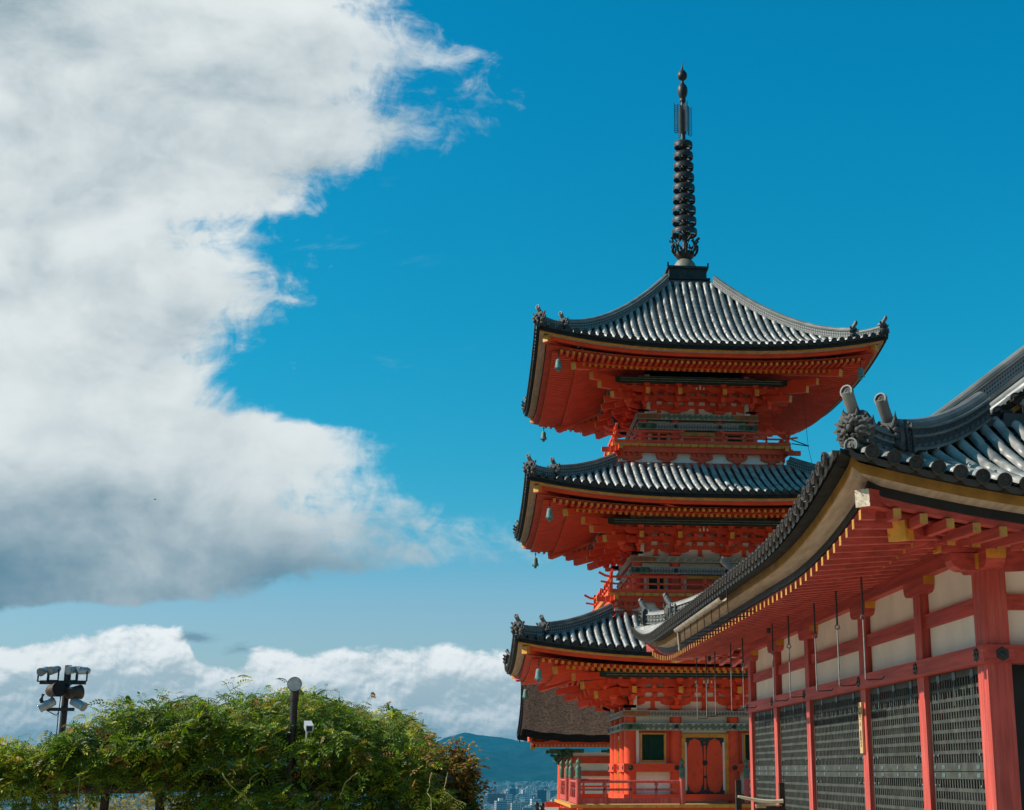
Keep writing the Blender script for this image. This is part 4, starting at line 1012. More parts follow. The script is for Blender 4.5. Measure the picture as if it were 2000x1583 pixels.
# ------------------------------------------------------------------ the long hall on the right
XW, YF, YB = 5.90, 15.90, 30.52        # left wall face, front wall face, back wall face
XC = 12.0                              # ridge line
hall = thing('temple_hall', (XW, YF, 0), 'long faded red temple hall with black lattice shutters and a swept grey tiled roof', 'temple hall')
EX, EYF, EYB = 3.65, 13.72, 33.0        # eave lines of the tiles
YC = (EYF + EYB) / 2; HLY = (EYB - EYF) / 2; HLX = XC - EX
def hprof(dd): return 4.34 + (.38 * dd + .082 * dd * dd if dd < 2.3 else .38 * 2.3 + .082 * 5.29 + .757 * (min(dd, 4.0) - 2.3) + .56 * max(0., dd - 4.0))
def hlift(e, dd): return .56 * max(0., 1 - max(0., e) / 4.7) ** 2.2 * max(0., 1 - max(0., dd) / 4.7) ** 2.2
def hS(hl, de):
    return lambda u, d: hprof(max(-.12, de - d)) + hlift(hl - abs(u), de - d)
side_l = lambda u, d, z: (XC - d, YC - u, z)
side_f = lambda u, d, z: (XC + u, (EYF + 2.75) - d, z)
side_b = lambda u, d, z: (XC - u, (EYB - 2.75) + d, z)
SL, SF = hS(HLY, HLX), hS(HLX, 2.75)
# --- roof
r = MB()
n = 84; p_ = 2 * HLY / n; us = [-HLY + p_ * (j + .5) for j in range(n)]
def dtl(u):
    e = HLY - abs(u); return 0.25 if e > 2.5 else HLX - e + .06
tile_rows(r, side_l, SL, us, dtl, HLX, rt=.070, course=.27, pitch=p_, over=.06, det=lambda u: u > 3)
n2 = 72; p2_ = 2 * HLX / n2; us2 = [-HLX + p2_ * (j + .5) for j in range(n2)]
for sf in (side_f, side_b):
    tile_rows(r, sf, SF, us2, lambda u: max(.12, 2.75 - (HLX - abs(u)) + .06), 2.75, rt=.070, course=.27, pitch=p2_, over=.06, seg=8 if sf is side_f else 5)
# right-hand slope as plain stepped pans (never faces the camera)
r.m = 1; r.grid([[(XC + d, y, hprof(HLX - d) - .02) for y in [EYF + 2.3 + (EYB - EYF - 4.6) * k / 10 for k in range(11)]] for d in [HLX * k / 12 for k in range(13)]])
# tile bed under the eave tiles
def hedge(mb, xf, hl, de, d0, d1, z0, z1, N=60, z00=None):
    """strip following the eave: from inward offset d0 to d1, heights relative to the eave line"""
    st = [-hl + 2 * hl * j / N for j in range(N + 1)]
    st = sorted(set(st + [s * (hl - q) for s in (-1, 1) for q in (.3, .6, 1.0, 1.4, 2.0)]))
    f = lambda u, d, z: (max(-(hl - d), min(hl - d, u)), de - d, 4.17 + hlift(hl - abs(u), 0) + z)
    for a, b in zip(st, st[1:]):
        mb.hexa([f(a, d0, z0), f(b, d0, z0), f(b, d1, z0 if z00 is None else z00), f(a, d1, z0 if z00 is None else z00)], [f(a, d0, z1), f(b, d0, z1), f(b, d1, z1), f(a, d1, z1)])
for sf, hl, de in ((side_l, HLY, HLX), (side_f, HLX, 2.75), (side_b, HLX, 2.75)):
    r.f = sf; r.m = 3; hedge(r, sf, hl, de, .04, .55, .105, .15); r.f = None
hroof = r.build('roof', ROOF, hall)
# --- eave boards: gold-edged aged board, black strip painted as the shadow gap, red fascia
m = MB()
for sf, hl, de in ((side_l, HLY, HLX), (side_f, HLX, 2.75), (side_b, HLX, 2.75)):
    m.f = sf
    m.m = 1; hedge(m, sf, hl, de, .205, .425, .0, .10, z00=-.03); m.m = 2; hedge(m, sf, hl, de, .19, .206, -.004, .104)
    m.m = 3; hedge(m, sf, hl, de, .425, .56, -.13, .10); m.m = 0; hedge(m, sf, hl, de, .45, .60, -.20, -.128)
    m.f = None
m.build('eave_board', ['faded_red_beam', 'aged_board', 'ochre_dull', 'plain_black'], hall)
# --- rafters
def hrafters(sf, hl, de, pitch, lo):
    mb = MB(sf); n = int(2 * hl / pitch)
    wl = de - (XW - EX) if sf is side_l else 2.75 - (YF - EYF)         # wall face in d
    for j in range(n):
        u = -hl + pitch * (j + .5)
        L = hlift(hl - abs(u), 0)
        for (da, za, db, zb, w, h, q) in ((de - 1.55, 4.11, de - .375, 3.985, .085, .105, .95), (wl + .0, 4.43, de - 1.20, 4.09, .095, .12, .62)):
            d0 = max(da, de - hl + abs(u) + .06 if abs(u) > hl - (de - da) else da)
            if abs(u) > hl - (de - da): d0 = max(da, de - (hl - abs(u)) + .08)
            if db - d0 < .1: continue
            Z = lambda d: zb + (za - zb) * (db - d) / (db - da) + L * q * max(0, 1 - (de - d) / 4.7) ** 1.2
            A = [(u - w / 2, d0, Z(d0) - h), (u + w / 2, d0, Z(d0) - h), (u + w / 2, d0, Z(d0)), (u - w / 2, d0, Z(d0))]
            B2 = [(u - w / 2, db, Z(db) - h), (u + w / 2, db, Z(db) - h), (u + w / 2, db, Z(db)), (u - w / 2, db, Z(db))]
            mb.m = 0; mb.add(A + B2, [(3, 2, 1, 0), (0, 1, 5, 4), (1, 2, 6, 5), (2, 3, 7, 6), (3, 0, 4, 7)]); mb.m = 2; mb.add(B2, [(0, 1, 2, 3)])
    mb.m = lo
    N = 40
    for (da, za, db, zb, q, mi) in ((de - 1.55, 4.11, de - .44, 3.992, .95, lo), (wl, 4.43, de - 1.20, 4.09, .62, 0)):
        mb.m = mi; rows = []
        for k in range(5):
            d = da + (db - da) * k / 4; hw = hl - (de - d)
            rows.append([(t * hw, d, zb + (za - zb) * (db - d) / (db - da) + .012 + hlift(hl - abs(t * hl), 0) * q * max(0, 1 - (de - d) / 4.7) ** 1.2) for t in [-1 + 2 * i / N for i in range(N + 1)]])
        mb.grid(rows, smooth=False)
    mb.m = 0; st = [-hl + 1.3 + (2 * hl - 2.6) * i / N for i in range(N + 1)]
    for a, b in zip(st, st[1:]):
        f = lambda u, d, z: (u, d, 4.09 + hlift(hl - abs(u), 0) * .62 * .69 + z)
        mb.hexa([f(a, de - 1.33, .0), f(b, de - 1.33, .0), f(b, de - 1.22, .0), f(a, de - 1.22, .0)], [f(a, de - 1.33, .09), f(b, de - 1.33, .09), f(b, de - 1.22, .09), f(a, de - 1.22, .09)])
    return mb
hrafters(side_l, HLY, HLX, .285, 0).build('rafters', ['faded_red_beam', 'plaster', 'ochre_tip'], hall)
hrafters(side_f, HLX, 2.75, .285, 1).build('rafters', ['faded_red_beam', 'plaster', 'ochre_tip'], hall)
hrafters(side_b, HLX, 2.75, .285, 1).build('rafters', ['faded_red_beam', 'plaster', 'ochre_tip'], hall)
mat('worn_end', (.50, .42, .32), .8, .3, 14.0, .2, bump=.4, c2=(.16, .08, .05), c2amt=.53, c2scale=30)
for y0, sg in ((EYF, 1), (EYB, -1)):
    g = lambda q, z: (EX + q, y0 + sg * q, z)
    m = MB(); m.bar(g(2.4, 4.62), g(.33, 4.415), .17, .185, capm=1); m.bar(g(3.0, 4.55), g(.85, 4.16), .20, .20, capm=2); m.bar(g(.93, 4.175), g(.84, 4.158), .215, .215, capm=2)
    m.m = 2; m.bar(g(.96, 4.18), g(.835, 4.157), .218, .218, capm=2)
    m.build('hip_rafter', ['faded_red_beam', 'worn_end', 'ochre'], hall)
# --- hip ridges with demon tiles
def demon(mb, c, o, w, h, big):
    """ridge-end tile: plate with a fierce relief face, mane or horns"""
    C = Vector(c); o = Vector((o[0], o[1], 0)).normalized(); sd = Vector((o.y, -o.x, 0)); F = lambda p, q, t: C + sd * p + o * t + Vector((0, 0, q))
    mb.m = 2; pl = [(-w * .42, 0), (-w * .5, h * .35), (-w * .46, h * .75), (-w * .3, h), (w * .3, h), (w * .46, h * .75), (w * .5, h * .35), (w * .42, 0)]
    mb.prism(pl, lambda p, q: F(p, q, -.05), lambda p, q: F(p, q, .05))
    if big:
        for s_ in (-1, 1):
            for k in range(7):                                         # flame-like mane, sharp blades on both sides
                t = math.pi * (.42 - .88 * k / 6); a, b = math.cos(t) * s_, math.sin(t); n_ = Vector((0, 0, 1)) * math.cos(t) - sd * s_ * math.sin(t)
                p0 = F(a * w * .30, h * .46 + b * h * .36, .05); p1 = F(a * w * .64, h * .50 + b * h * .56, .02); wd = .055
                mb.hexa([p0 - n_ * wd, p0 + n_ * wd, p1 + n_ * .004, p1 - n_ * .004], [p0 - n_ * wd + o * .05, p0 + n_ * wd + o * .05, p1 + n_ * .004 + o * .02, p1 - n_ * .004 + o * .02])
                mb.tube([F(a * w * .20, h * .48 + b * h * .22, .09), F(a * w * .34, h * .48 + b * h * .36, .11), F(a * w * .48, h * .47 + b * h * .42, .06)], [.016, .022, .004], 6)
            mb.tube([F(s_ * w * .03, h * .60, .13), F(s_ * w * .13, h * .70, .14), F(s_ * w * .26, h * .62, .09)], [.026, .030, .010], 7)      # brow
            lump(mb, F(s_ * w * .14, h * .57, .10), .035, 1, 1, .9, 8); lump(mb, F(s_ * w * .20, h * .38, .09), .048, 1, 1, .9, 8)         # eye, cheek
            mb.tube([F(s_ * w * .05, h * .26, .12), F(s_ * w * .15, h * .22, .12), F(s_ * w * .24, h * .28, .08)], [.020, .018, .008], 6)     # lip
            mb.tube([F(s_ * w * .12, h * .25, .14), F(s_ * w * .13, h * .15, .14)], [.014, .003], 5)                                        # fang
            mb.tube([F(s_ * w * .10, h * .80, .06), F(s_ * w * .22, h * .98, .10), F(s_ * w * .20, h * 1.08, .10)], [.026, .018, .003], 6)    # small horn
        lump(mb, F(0, h * .46, .13), .045, .9, .9, 1.1, 8); lump(mb, F(0, h * .78, .09), .05, 1, 1, .8, 8)
    else:
        for s_ in (-1, 1):
            mb.tube([F(s_ * w * .26, h * .70, .07), F(s_ * w * .40, h * .92, .10), F(s_ * w * .40, h * 1.22, .09)], [.036, .028, .004], 7)
            for q in (.15, .4, .62): lump(mb, F(s_ * w * .34, q * h, .06), .05)
        disc(mb, F(0, h * .58, .12), o, w * .23, True, m=2); mb.m = 2; mb.tube([F(0, h * .58, .0), F(0, h * .58, .11)], w * .22, 12)
        for p in (-.12, 0, .12): lump(mb, F(p, h * .15, .07), .05)
for y0, sg in ((EYF, 1), (EYB, -1)):
    o = Vector((-1, -sg, 0)).normalized()
    G = lambda q, dz=0: (EX + q, y0 + sg * q, hprof(q) + hlift(q, q) + dz)
    for q0, q1, h, w, big in ((.30, 1.02, .27, .25, True), (.82, 2.50, .33, .28, False)):
        m = MB(); N = 12; path = [G(q1 + (q0 - q1) * j / N, .02 + .07 * (j / N) ** 2) for j in range(N + 1)]
        ridge(m, path, w, h, bands=((0, .02), (.10, .02), (.12, -.05), (.44, -.05), (.46, .0), (.54, .0), (.56, -.05), (.74, -.05), (.76, .03), (.84, .0)), pat={2: 1, 6: 1})
        e = Vector(path[-1]); demon(m, e + o * .03, o, .40 if big else .34, .36 if big else .34, big)
        if not big:                                                  # beaded strap beside the second face
            sd = Vector((o.y, -o.x, 0))
            for s_ in (-1, 1):
                for j in range(6): lump(m, e - o * .14 + sd * s_ * .16 + Vector((0, 0, .05 + j * .055)), .020)
                m.bar(e - o * .07 + sd * s_ * .17 + Vector((0, 0, 0)), e - o * .07 + sd * s_ * .15 + Vector((0, 0, .35)), .03, .03); m.bar(e - o * .21 + sd * s_ * .17, e - o * .21 + sd * s_ * .15 + Vector((0, 0, .34)), .03, .03)
        horn(m, e + Vector((0, 0, .27)) - o * .10, o, .066, .30, .95, True)
        if big: m.m = 0; m.tube([e + o * -.1 + Vector((0, 0, .0)), e + o * .14 + Vector((0, 0, -.02))], .074, 14); disc(m, e + o * .145 + Vector((0, 0, -.02)), o, .082, True)
        m.build('hip_ridge', ['ridge_tile', 'ridge_waves' if sg > 0 else 'ridge_openwork', 'demon_tile'], hroof)
    # descending ridge beside the gable
    yk = y0 + sg * 3.05; m = MB(); N = 14; path = [(5.60 + (XC - 5.60) * j / N, yk, hprof(5.60 + (XC - 5.60) * j / N - EX) - .04) for j in range(N + 1)][::-1]
    ridge(m, path, .34, .58, capr=.09, bands=((0, .05), (.10, .05), (.11, -.04), (.27, -.04), (.28, .06), (.33, .06), (.335, .0), (.40, .0), (.41, .09), (.52, .06), (.53, .0), (.80, -.04), (.81, .03), (.85, .03), (.86, -.02), (.9, -.02)), pat={2: 2, 10: 1})
    e = Vector(path[-1]); m.m = 3
    if sg < 0: demon(m, e + Vector((-.03, 0, 0)), (-1, 0, 0), .42, .52, False); horn(m, e + Vector((.08, 0, .50)), (-1, 0, 0), .072, .42, .6)
    m.build('descending_ridge', ['ridge_tile', 'ridge_openwork_fine', 'ridge_waves', 'demon_tile'], hroof)
    # gable verge: cover tubes facing outward, the long tube behind them, bargeboard and wall
    m = MB(); m.m = 0; yv = y0 + sg * 2.52
    path = [(5.75 + (XC - 5.75) * j / 14, yv + sg * .30, hprof(5.75 + (XC - 5.75) * j / 14 - EX) + .10) for j in range(15)]; m.tube(path, .062, 10)
    x = 5.92
    while x < XC:
        z = hprof(x - EX); m.m = 0; m.tube([(x, yv + sg * .34, z + .02), (x, yv, z - .01)], .068, 12); disc(m, (x, yv - sg * .006, z - .01), (0, -sg, 0), .076, False, m=2); m.m = 1
        m.box(x + .02, x + .20, *sorted((yv + sg * .05, yv + sg * .34)), z + .0, z + .03); m.m = 0; m.tube([(x + .11, yv + sg * .3, z - .03), (x + .11, yv + sg * .06, z - .04)], .045, 8); x += .235
    m.build('verge_tiles', ROOF, hroof)
    m = MB(); m.m = 0
    P = [5.6 + (XC - 5.6) * j / 12 for j in range(13)]
    for a, b in zip(P, P[1:]):
        for i_, (o0, o1, t0, t1, mir) in enumerate(((-.34, -.10, .12, .20, 0), (-.46, -.34, .20, .26, 0), (-.34, -.0, .12, .20, 1))):
            m.m = i_ % 2; f = lambda x, dz, t: (2 * XC - x if mir else x, yv + sg * t, hprof(x - EX) + dz)
            m.hexa([f(a, o0, t0), f(b, o0, t0), f(b, o0, t1), f(a, o0, t1)], [f(a, o1, t0), f(b, o1, t0), f(b, o1, t1), f(a, o1, t1)])
    m.m = 2; m.prism([(7.0, hprof(2.6)), (2 * XC - 7.0, hprof(2.6)), (2 * XC - 7.0, hprof(3.35) - .25), (XC, hprof(HLX) - .3), (7.0, hprof(3.35) - .25)], lambda a, b: (a, yv + sg * .95, b), lambda a, b: (a, yv + sg * 1.1, b))
    m.build('gable', ['ochre', 'faded_red', 'plaster'], hall)
    m = MB(); m.m = 0
    for k, (zz, t) in enumerate(((0, .0), (.09, .05), (.18, .02), (.27, .06))): m.box(6.15 + .25 * k, XC, *sorted((yv - sg * (.10 - t * .5 + .05), yv + sg * .4)), hprof(2.35) + .06 + zz, hprof(2.35) + .06 + zz + .085)
    m.build('gable_base_ridge', ['roof_tile_dark'], hroof)
m = MB(); ridge(m, [(XC, EYF + 2.6, hprof(HLX) - .1), (XC, EYB - 3.4, hprof(HLX) - .1)], .5, .6, pat={2: 1}); m.build('main_ridge', ['ridge_tile', 'ridge_openwork'], hroof)

# --- posts and walls
PYs = [30.35, 27.76, 24.95, 21.28, 18.42, 16.07]
for j, y in enumerate(PYs):
    m = MB(); w = .142; m.box(XW, XW + .30, y - w, y + w, -.1, 4.14)
    if j == len(PYs) - 1: m = MB(); m.box(XW, XW + .29, y - .17, y + .17, -.1, 4.0)
    m.build('post', 'faded_red', hall)
    b = MB(); prof = [(-.46, 4.15), (-.46, 4.06), (-.43, 3.99), (-.36, 3.95), (-.2, 3.94), (.2, 3.94), (.36, 3.95), (.43, 3.99), (.46, 4.06), (.46, 4.15)]
    b.m = 0; b.prism(prof, lambda a, z: (XW - .03, y + a, z), lambda a, z: (XW + .20, y + a, z)); b.m = 1
    b.box(XW - .034, XW + .204, y - .465, y - .455, 4.045, 4.153)
    if j == len(PYs) - 1: b.m = 0; b.prism(prof, lambda a, z: (XW + .17 + a * 1.1, y - .12, z + .002), lambda a, z: (XW + .17 + a * 1.1, y + .12, z + .002)); b.m = 1; b.box(XW - .05, XW + .06, y - .20, y - .10, 3.96, 4.14)
    b.build('bracket_arm', ['faded_red_beam', 'ochre'], hall)
for x in (8.9, 12.0, 15.1, 17.9):
    m = MB(); m.box(x - .165, x + .165, YF, YF + .33, -.1, 4.14); m.build('post', 'faded_red', hall)
def hbeam(name, x0, x1, z0, z1, ext, mats='faded_red_beam', front=True, gold=False):
    m = MB(); m.box(x0, x1, YF - ext if front else YF + .1, YB + ext, z0, z1)
    if front: m.box(x1, 18.0, YF - (XW - x0), YF - (XW - x0) + (x1 - x0), z0 + .001, z1 - .001)
    m.box(x1, 18, YB - .1, YB + .06, z0 + .001, z1 - .001)
    if gold: m.m = 1; m.box(x0 - .003, x1 + .003, YF - ext - .006, YF - ext + .05, z0 - .003, z1 + .003); m.box(x0 - .45, x0, YF - .06, YF + .12, z0, z1 - .02) if False else None
    return m.build(name, [mats, 'ochre'], hall)
hbeam('head_beam', XW - .06, XW + .13, 2.855, 3.065, .06)
hbeam('tie_beam', XW + .05, XW + .20, 3.485, 3.665, -.02)
hbeam('wall_plate', XW - .02, XW + .19, 4.15, 4.43, .55, gold=True)
m = MB(); m.m = 0; m.box(XW - .50, XW + .0, YF + .02, YF + .20, 4.16, 4.40); m.m = 1; m.box(XW - .506, XW - .46, YF + .017, YF + .203, 4.155, 4.405); m.build('plate_end', ['faded_red_beam', 'ochre'], hall)
m = MB()
for a, b in zip(PYs, PYs[1:]):
    m.box(XW + .12, XW + .17, b + .16, a - .16, 3.06, 3.49); m.box(XW + .12, XW + .17, b + .16, a - .16, 3.66, 4.2)
m.box(XW + .17, XW + .22, YF + .2, YB - .1, 3.0, 4.4)
m.box(XW + .34, 18, YF + .14, YF + .2, 3.05, 4.4); m.box(XW + .2, 18, YB - .2, YB - .12, -.1, 4.4); m.build('plaster_wall', 'plaster', hall)
for y in PYs:
    c = MB(lambda u, d, z: (XW - d, y - u, z)); hexstud = [(math.cos(math.pi / 3 * k + math.pi / 6), math.sin(math.pi / 3 * k + math.pi / 6)) for k in range(6)]
    for (r0, d0, r1, d1) in ((.088, .055, .078, .072), (.034, .07, .015, .095)): c.prism(hexstud, lambda a, b: (a * r0, d0, 2.96 + b * r0), lambda a, b: (a * r1, d1, 2.96 + b * r1))
    for k in range(6): lump(c, (math.cos(math.pi / 3 * k) * .06, .072, 2.96 + math.sin(math.pi / 3 * k) * .06), .015)
    c.build('nail_cover', 'black_metal', hall)
c = MB(lambda u, d, z: (XW + .17 + u, YF - d, z))
for (r0, d0, r1, d1) in ((.088, .055, .078, .072), (.034, .07, .015, .095)): c.prism(hexstud, lambda a, b: (a * r0, d0, 2.96 + b * r0), lambda a, b: (a * r1, d1, 2.96 + b * r1))
c.build('nail_cover', 'black_metal', hall)
m = MB(); m.box(XW + .02, 18, YF + .05, YB - .05, -.3, .32); m.m = 1; m.box(XW - .06, XW + .13, YF - .06, YB + .06, .10, .34); m.build('plinth', ['stone', 'faded_red_beam'], hall)
m = MB(); m.box(XW + .35, 18, YF + .3, YF + .34, .3, 2.86); m.box(XW + .28, XW + .3, YF + .1, YB - .1, .3, 2.86); m.build('dark_interior', 'plain_black', hall)  # black sheets stand in for the unlit room behind the shutters
# --- black lattice shutters
def shutter(ya, yb, z0, z1, upper, hang):
    m = MB(); xa = XW + .075; fr = .065
    m.m = 0
    m.box(xa - .012, xa + .05, ya, ya + fr * .7, z0, z1); m.box(xa - .012, xa + .05, yb - fr * .7, yb, z0, z1)
    m.box(xa - .014, xa + .05, ya, yb, z0, z0 + (.10 if upper else .08)); m.box(xa - .014, xa + .05, ya, yb, z1 - .085, z1)
    n = int(round((yb - ya) / .098))
    for k in range(1, n):
        y = ya + (yb - ya) * k / n; m.box(xa - .002, xa + .006, y - .019, y + .019, z0 + .05, z1 - .05)
    nz = 8
    for k in range(1, nz):
        z = z0 + .1 + (z1 - z0 - .18) * k / nz; m.box(xa - .006, xa + .007, ya + .03, yb - .03, z - .022, z + .022)
    o = m.build('lattice_shutter', 'lattice_black', hall)
    zz = z0 + .05 if upper else z1 - .04; L = yb - ya
    F = lambda: MB(lambda u, d, z: (xa - .015 - d, u, z)); done = lambda f: f.build('shutter_fitting', 'pewter', o)
    q = lambda w, h: [(-w, -h * .4), (-w * .8, -h), (w * .8, -h), (w, -h * .4), (w, h * .4), (w * .8, h), (-w * .8, h), (-w, h * .4)]
    for t in (.04, .17, .5, .80, .96):
        w = .06 if t in (.17, .80) else (.04 if t == .5 else .035); f = F(); f.prism(q(w, .026), lambda a, b: (ya + L * t + a, 0, zz + b), lambda a, b: (ya + L * t + a, .006, zz + b)); done(f)
    for t in (.05, .12, .87, .95): f = F(); lump(f, (ya + L * t, .012, zz + (.14 if upper else -.13)), .014, 1, 1, 1.5); done(f)
    if upper:
        for t in (.18, .5, .80): f = F(); f.prism(q(.055, .05), lambda a, b: (ya + L * t + a, 0, z1 - .06 + b), lambda a, b: (ya + L * t + a, .012, z1 - .06 + b)); f.tube([(ya + L * t, .008, z1 - .07), (ya + L * t, .02, z1 - .42)], .006, 5); done(f)
for a, b in zip(PYs[1:], PYs):
    shutter(a + .16, b - .16, 1.64, 2.85, True, True); shutter(a + .16, b - .16, .36, 1.63, False, False)
# --- copper gutter under the left eave
m = MB(); gx = 3.60; m.smooth = True; rows = []
for y in [20.4 + 4.9 * k / 8 for k in range(9)]: rows.append([(gx + math.cos(t) * .06, y, 4.13 - math.sin(t) * .06) for t in [math.pi * k / 8 for k in range(9)]])
m.grid(rows); m.smooth = False
m.tube([(gx + .02, 25.2, 4.1), (gx + .05, 25.25, 3.75)], .035, 8)
gut = m.build('gutter', ['gutter_copper'], hall)
for k in range(8):
    y = 20.1 + .72 * k; m = MB(); m.tube([(gx, y, 4.2), (gx + .02, y, 3.86), (gx + .42, y, 3.90)], .010, 5); m.build('gutter_bracket', 'black_metal', gut)

# --- iron rods with hooks that hold the shutters up; they hang from the eave
HY = [16.98, 18.25, 19.5, 21.2, 22.4, 25.0, 26.2, 28.0, 29.1, 30.35]
HW = ['nearest', 'second', 'third', 'fourth', 'fifth', 'sixth', 'seventh', 'eighth', 'ninth', 'farthest']
mat('rod_iron', (.22, .22, .22), .5, .3, 12.0, .4, metal=.3)
hk = None
for j, y in enumerate(HY):
    lb = '%s of the ten iron hook rods hanging from the hall eave' % HW[j] if j else 'nearest iron hook rod hanging from the hall eave by the corner pillar'
    if hk is None:
        hk = thing('hook_rod', (4.75, y, 2.73), lb, 'hook', 'iron hook rods under the hall eave')
        m = MB(); m.m = 1; m.tube([(4.75, y, 4.13), (4.75, y, 3.52)], .013, 6); m.m = 0; m.tube([(4.75, y, 3.46), (4.75, y, 2.73)], .010, 6)
        m.build('rod', ['rod_iron', 'black_metal'], hk)
        m = MB(); m.tube([(4.75 + .03 * math.cos(t), y, 3.49 + .03 * math.sin(t)) for t in [2 * math.pi * k / 10 for k in range(11)]], .008, 5, caps=False); m.build('link_ring', 'pewter', hk)
        m = MB(); m.tube([(4.75, y, 2.74), (4.78, y, 2.722), (4.96, y, 2.735), (4.985, y, 2.77)], .009, 6); m.build('hook', 'black_metal', hk)
    else: copy_thing(hk, (4.75, y, 2.73), lb)
# two short black lamps under the eave
for j, (x, y, lb) in enumerate(((4.9, 23.4, 'small black lamp under the hall eave between the fifth and sixth hook rods'), (4.9, 29.6, 'small black lamp under the far part of the hall eave'))):
    t = thing('eave_lamp', (x, y, 3.9), lb, 'lamp', 'small lamps under the hall eave')
    m = MB(); m.tube([(x, y, 4.14), (x, y, 4.06)], .012, 6); m.build('bracket', 'black_metal', t); m = MB(); m.lathe([(.03, .16), (.035, .15), (.035, .0), (.03, -.01)], (x, y, 3.9), 10); m.build('lamp_body', 'black_metal', t)
# wooden name board on the fourth post
t = thing('name_board', (5.87, 21.38, 1.9), 'narrow unpainted wooden board with a column of brush writing, hung on a red post', 'sign')
xb = XW - .012; yb_ = 21.36; m = MB(); m.box(xb - .028, xb, yb_ - .085, yb_ + .085, 1.90, 2.66); m.build('board', 'bare_wood', t)
m = MB(lambda a, b, d: (xb - .029 - d, yb_ - a, b)); rs = random.Random(3)
def strokes(zc, sz, spec):
    for (a, b, c, d, w) in spec: m.bar((a * sz, zc + b * sz, .001), (c * sz, zc + d * sz, .001), w * sz * 1.2, .003, up=(0, 0, 1))
hz = lambda y, w=.5, t=.10: (-w, y, w, y, t)
vt = lambda x, a=.5, b=-.5, t=.10: (x, a, x, b, t)
strokes(2.47, .070, [hz(.48, .4), hz(.28, .55), vt(0, .6, -.55), hz(.05, .38), hz(-.12, .38), vt(-.38, .05, -.3), vt(.38, .05, -.3), hz(-.30, .38), hz(-.52, .58)])
strokes(2.405, .055, [hz(.0, .6, .14)])
strokes(2.335, .062, [(0, .55, -.55, -.5, .12), (.05, .1, .55, -.5, .12)])
strokes(2.20, .066, [vt(-.42), hz(.5, .5), hz(.18, .4), hz(-.12, .4), vt(.0), vt(.42), hz(-.5, .45)])
strokes(2.125, .066, [hz(.5, .55), vt(-.35, .5, -.5), vt(.35, .5, -.5), hz(.2, .35), hz(-.1, .35), hz(-.48, .55), vt(0, .2, -.5)])
strokes(2.035, .066, [(-.2, .6, -.35, .35, .1), (.2, .6, .35, .35, .1), hz(.3, .55), hz(.05, .3), vt(0, .05, -.5), hz(-.22, .4), hz(-.52, .55)])
m.build('brush_writing', 'ink', t)
# ------------------------------------------------------------------ bark-roofed gate behind the pagoda
GX0, GX1, GY, GZ = 2.22, 13.5, 68.0, -1.2
gt = thing('gate', (8, 71, GZ), 'vermilion gate with a thick brown bark roof, half hidden behind the pagoda', 'gate')
m = MB(); m.box(3.4, 13, 69.0, 75, GZ - 6, GZ + 1.0); m.build('podium', 'stone', gt)
rows = []; rows2 = []
def gz(t): return 3.28 + 4.9 * (t * .72 + .28 * t * t)
m = MB(); N = 14
for side_ in (0, 1):
    rows = []
    for k in range(N + 1):
        t = k / N; y = GY + 4.2 * t if side_ == 0 else GY + 8.4 - 4.2 * t
        rows.append([(GX0 + .14 * math.sin(math.pi * t) + (GX1 - GX0) * q, y, gz(t) + .28 * abs(2 * q - 1) ** 4 * (1 - t) + .02 * math.sin(q * 60)) for q in [i / 40 for i in range(41)]])
    m.m = 0; m.grid(rows)
    # thick layered eave
    e = rows[0]; o = .14 if side_ == 0 else -.14
    for a, b in zip(e, e[1:]):
        A = [(a[0], a[1] - .0, a[2]), (b[0], b[1], b[2]), (b[0], b[1] + o, b[2] - .34), (a[0], a[1] + o, a[2] - .34)]; m.m = 1; m.add(A, [(3, 2, 1, 0)])
        m.add([(a[0], a[1] + o, a[2] - .34), (b[0], b[1] + o, b[2] - .34), (b[0], b[1] + o * 8, b[2] - .12), (a[0], a[1] + o * 8, a[2] - .12)], [(3, 2, 1, 0)])
    for xx, s_ in ((0, 1), (-1, -1)):
        g_ = [r_[xx] for r_ in rows]
        for a, b in zip(g_, g_[1:]):
            m.m = 1
            for k, (o1, w1, o2, w2) in enumerate(((0, 0, .20, -.06), (.20, -.02, .36, .05), (.36, .09, .52, .14))):
                m.add([(a[0] + s_ * w1, a[1], a[2] - o1), (b[0] + s_ * w1, b[1], b[2] - o1), (b[0] + s_ * w2, b[1], b[2] - o2), (a[0] + s_ * w2, a[1], a[2] - o2)], [(0, 1, 2, 3)])
rf = m.build('roof', ['bark_roof', 'bark_edge'], gt)
m = MB(); m.box(GX0 - .1, GX1 + .1, GY + 3.9, GY + 4.5, gz(1) - .05, gz(1) + .45); m.tube([(GX0 - .15, GY + 4.2, gz(1) + .5), (GX1 + .15, GY + 4.2, gz(1) + .5)], .16, 8); m.build('ridge', 'roof_tile_dark', rf)
m = MB()
m.m = 0; m.box(GX0 + .55, GX1 - .55, GY + .35, GY + .5, 2.72, 2.96)
n = 58
for k in range(n):
    x = GX0 + .50 + (GX1 - GX0 - 1.0) * k / (n - 1); m.m = 0; m.bar((x, GY + 2.4, 3.35), (x, GY + .32, 2.80 - .0), .07, .10, capm=1)
for k in range(9):
    y = GY + .4 + .24 * k; m.bar((GX0 + 1.8, y, 3.05 + .2 * k), (GX0 + .46, y, 2.80 + .16 * k), .08, .12, capm=1); m.m = 1; m.box(GX0 + .42, GX0 + .62, y - .05, y + .05, 2.58 + .14 * k, 2.84 + .16 * k); m.m = 0
m.build('rafters', ['vermilion_board', 'ochre'], gt)
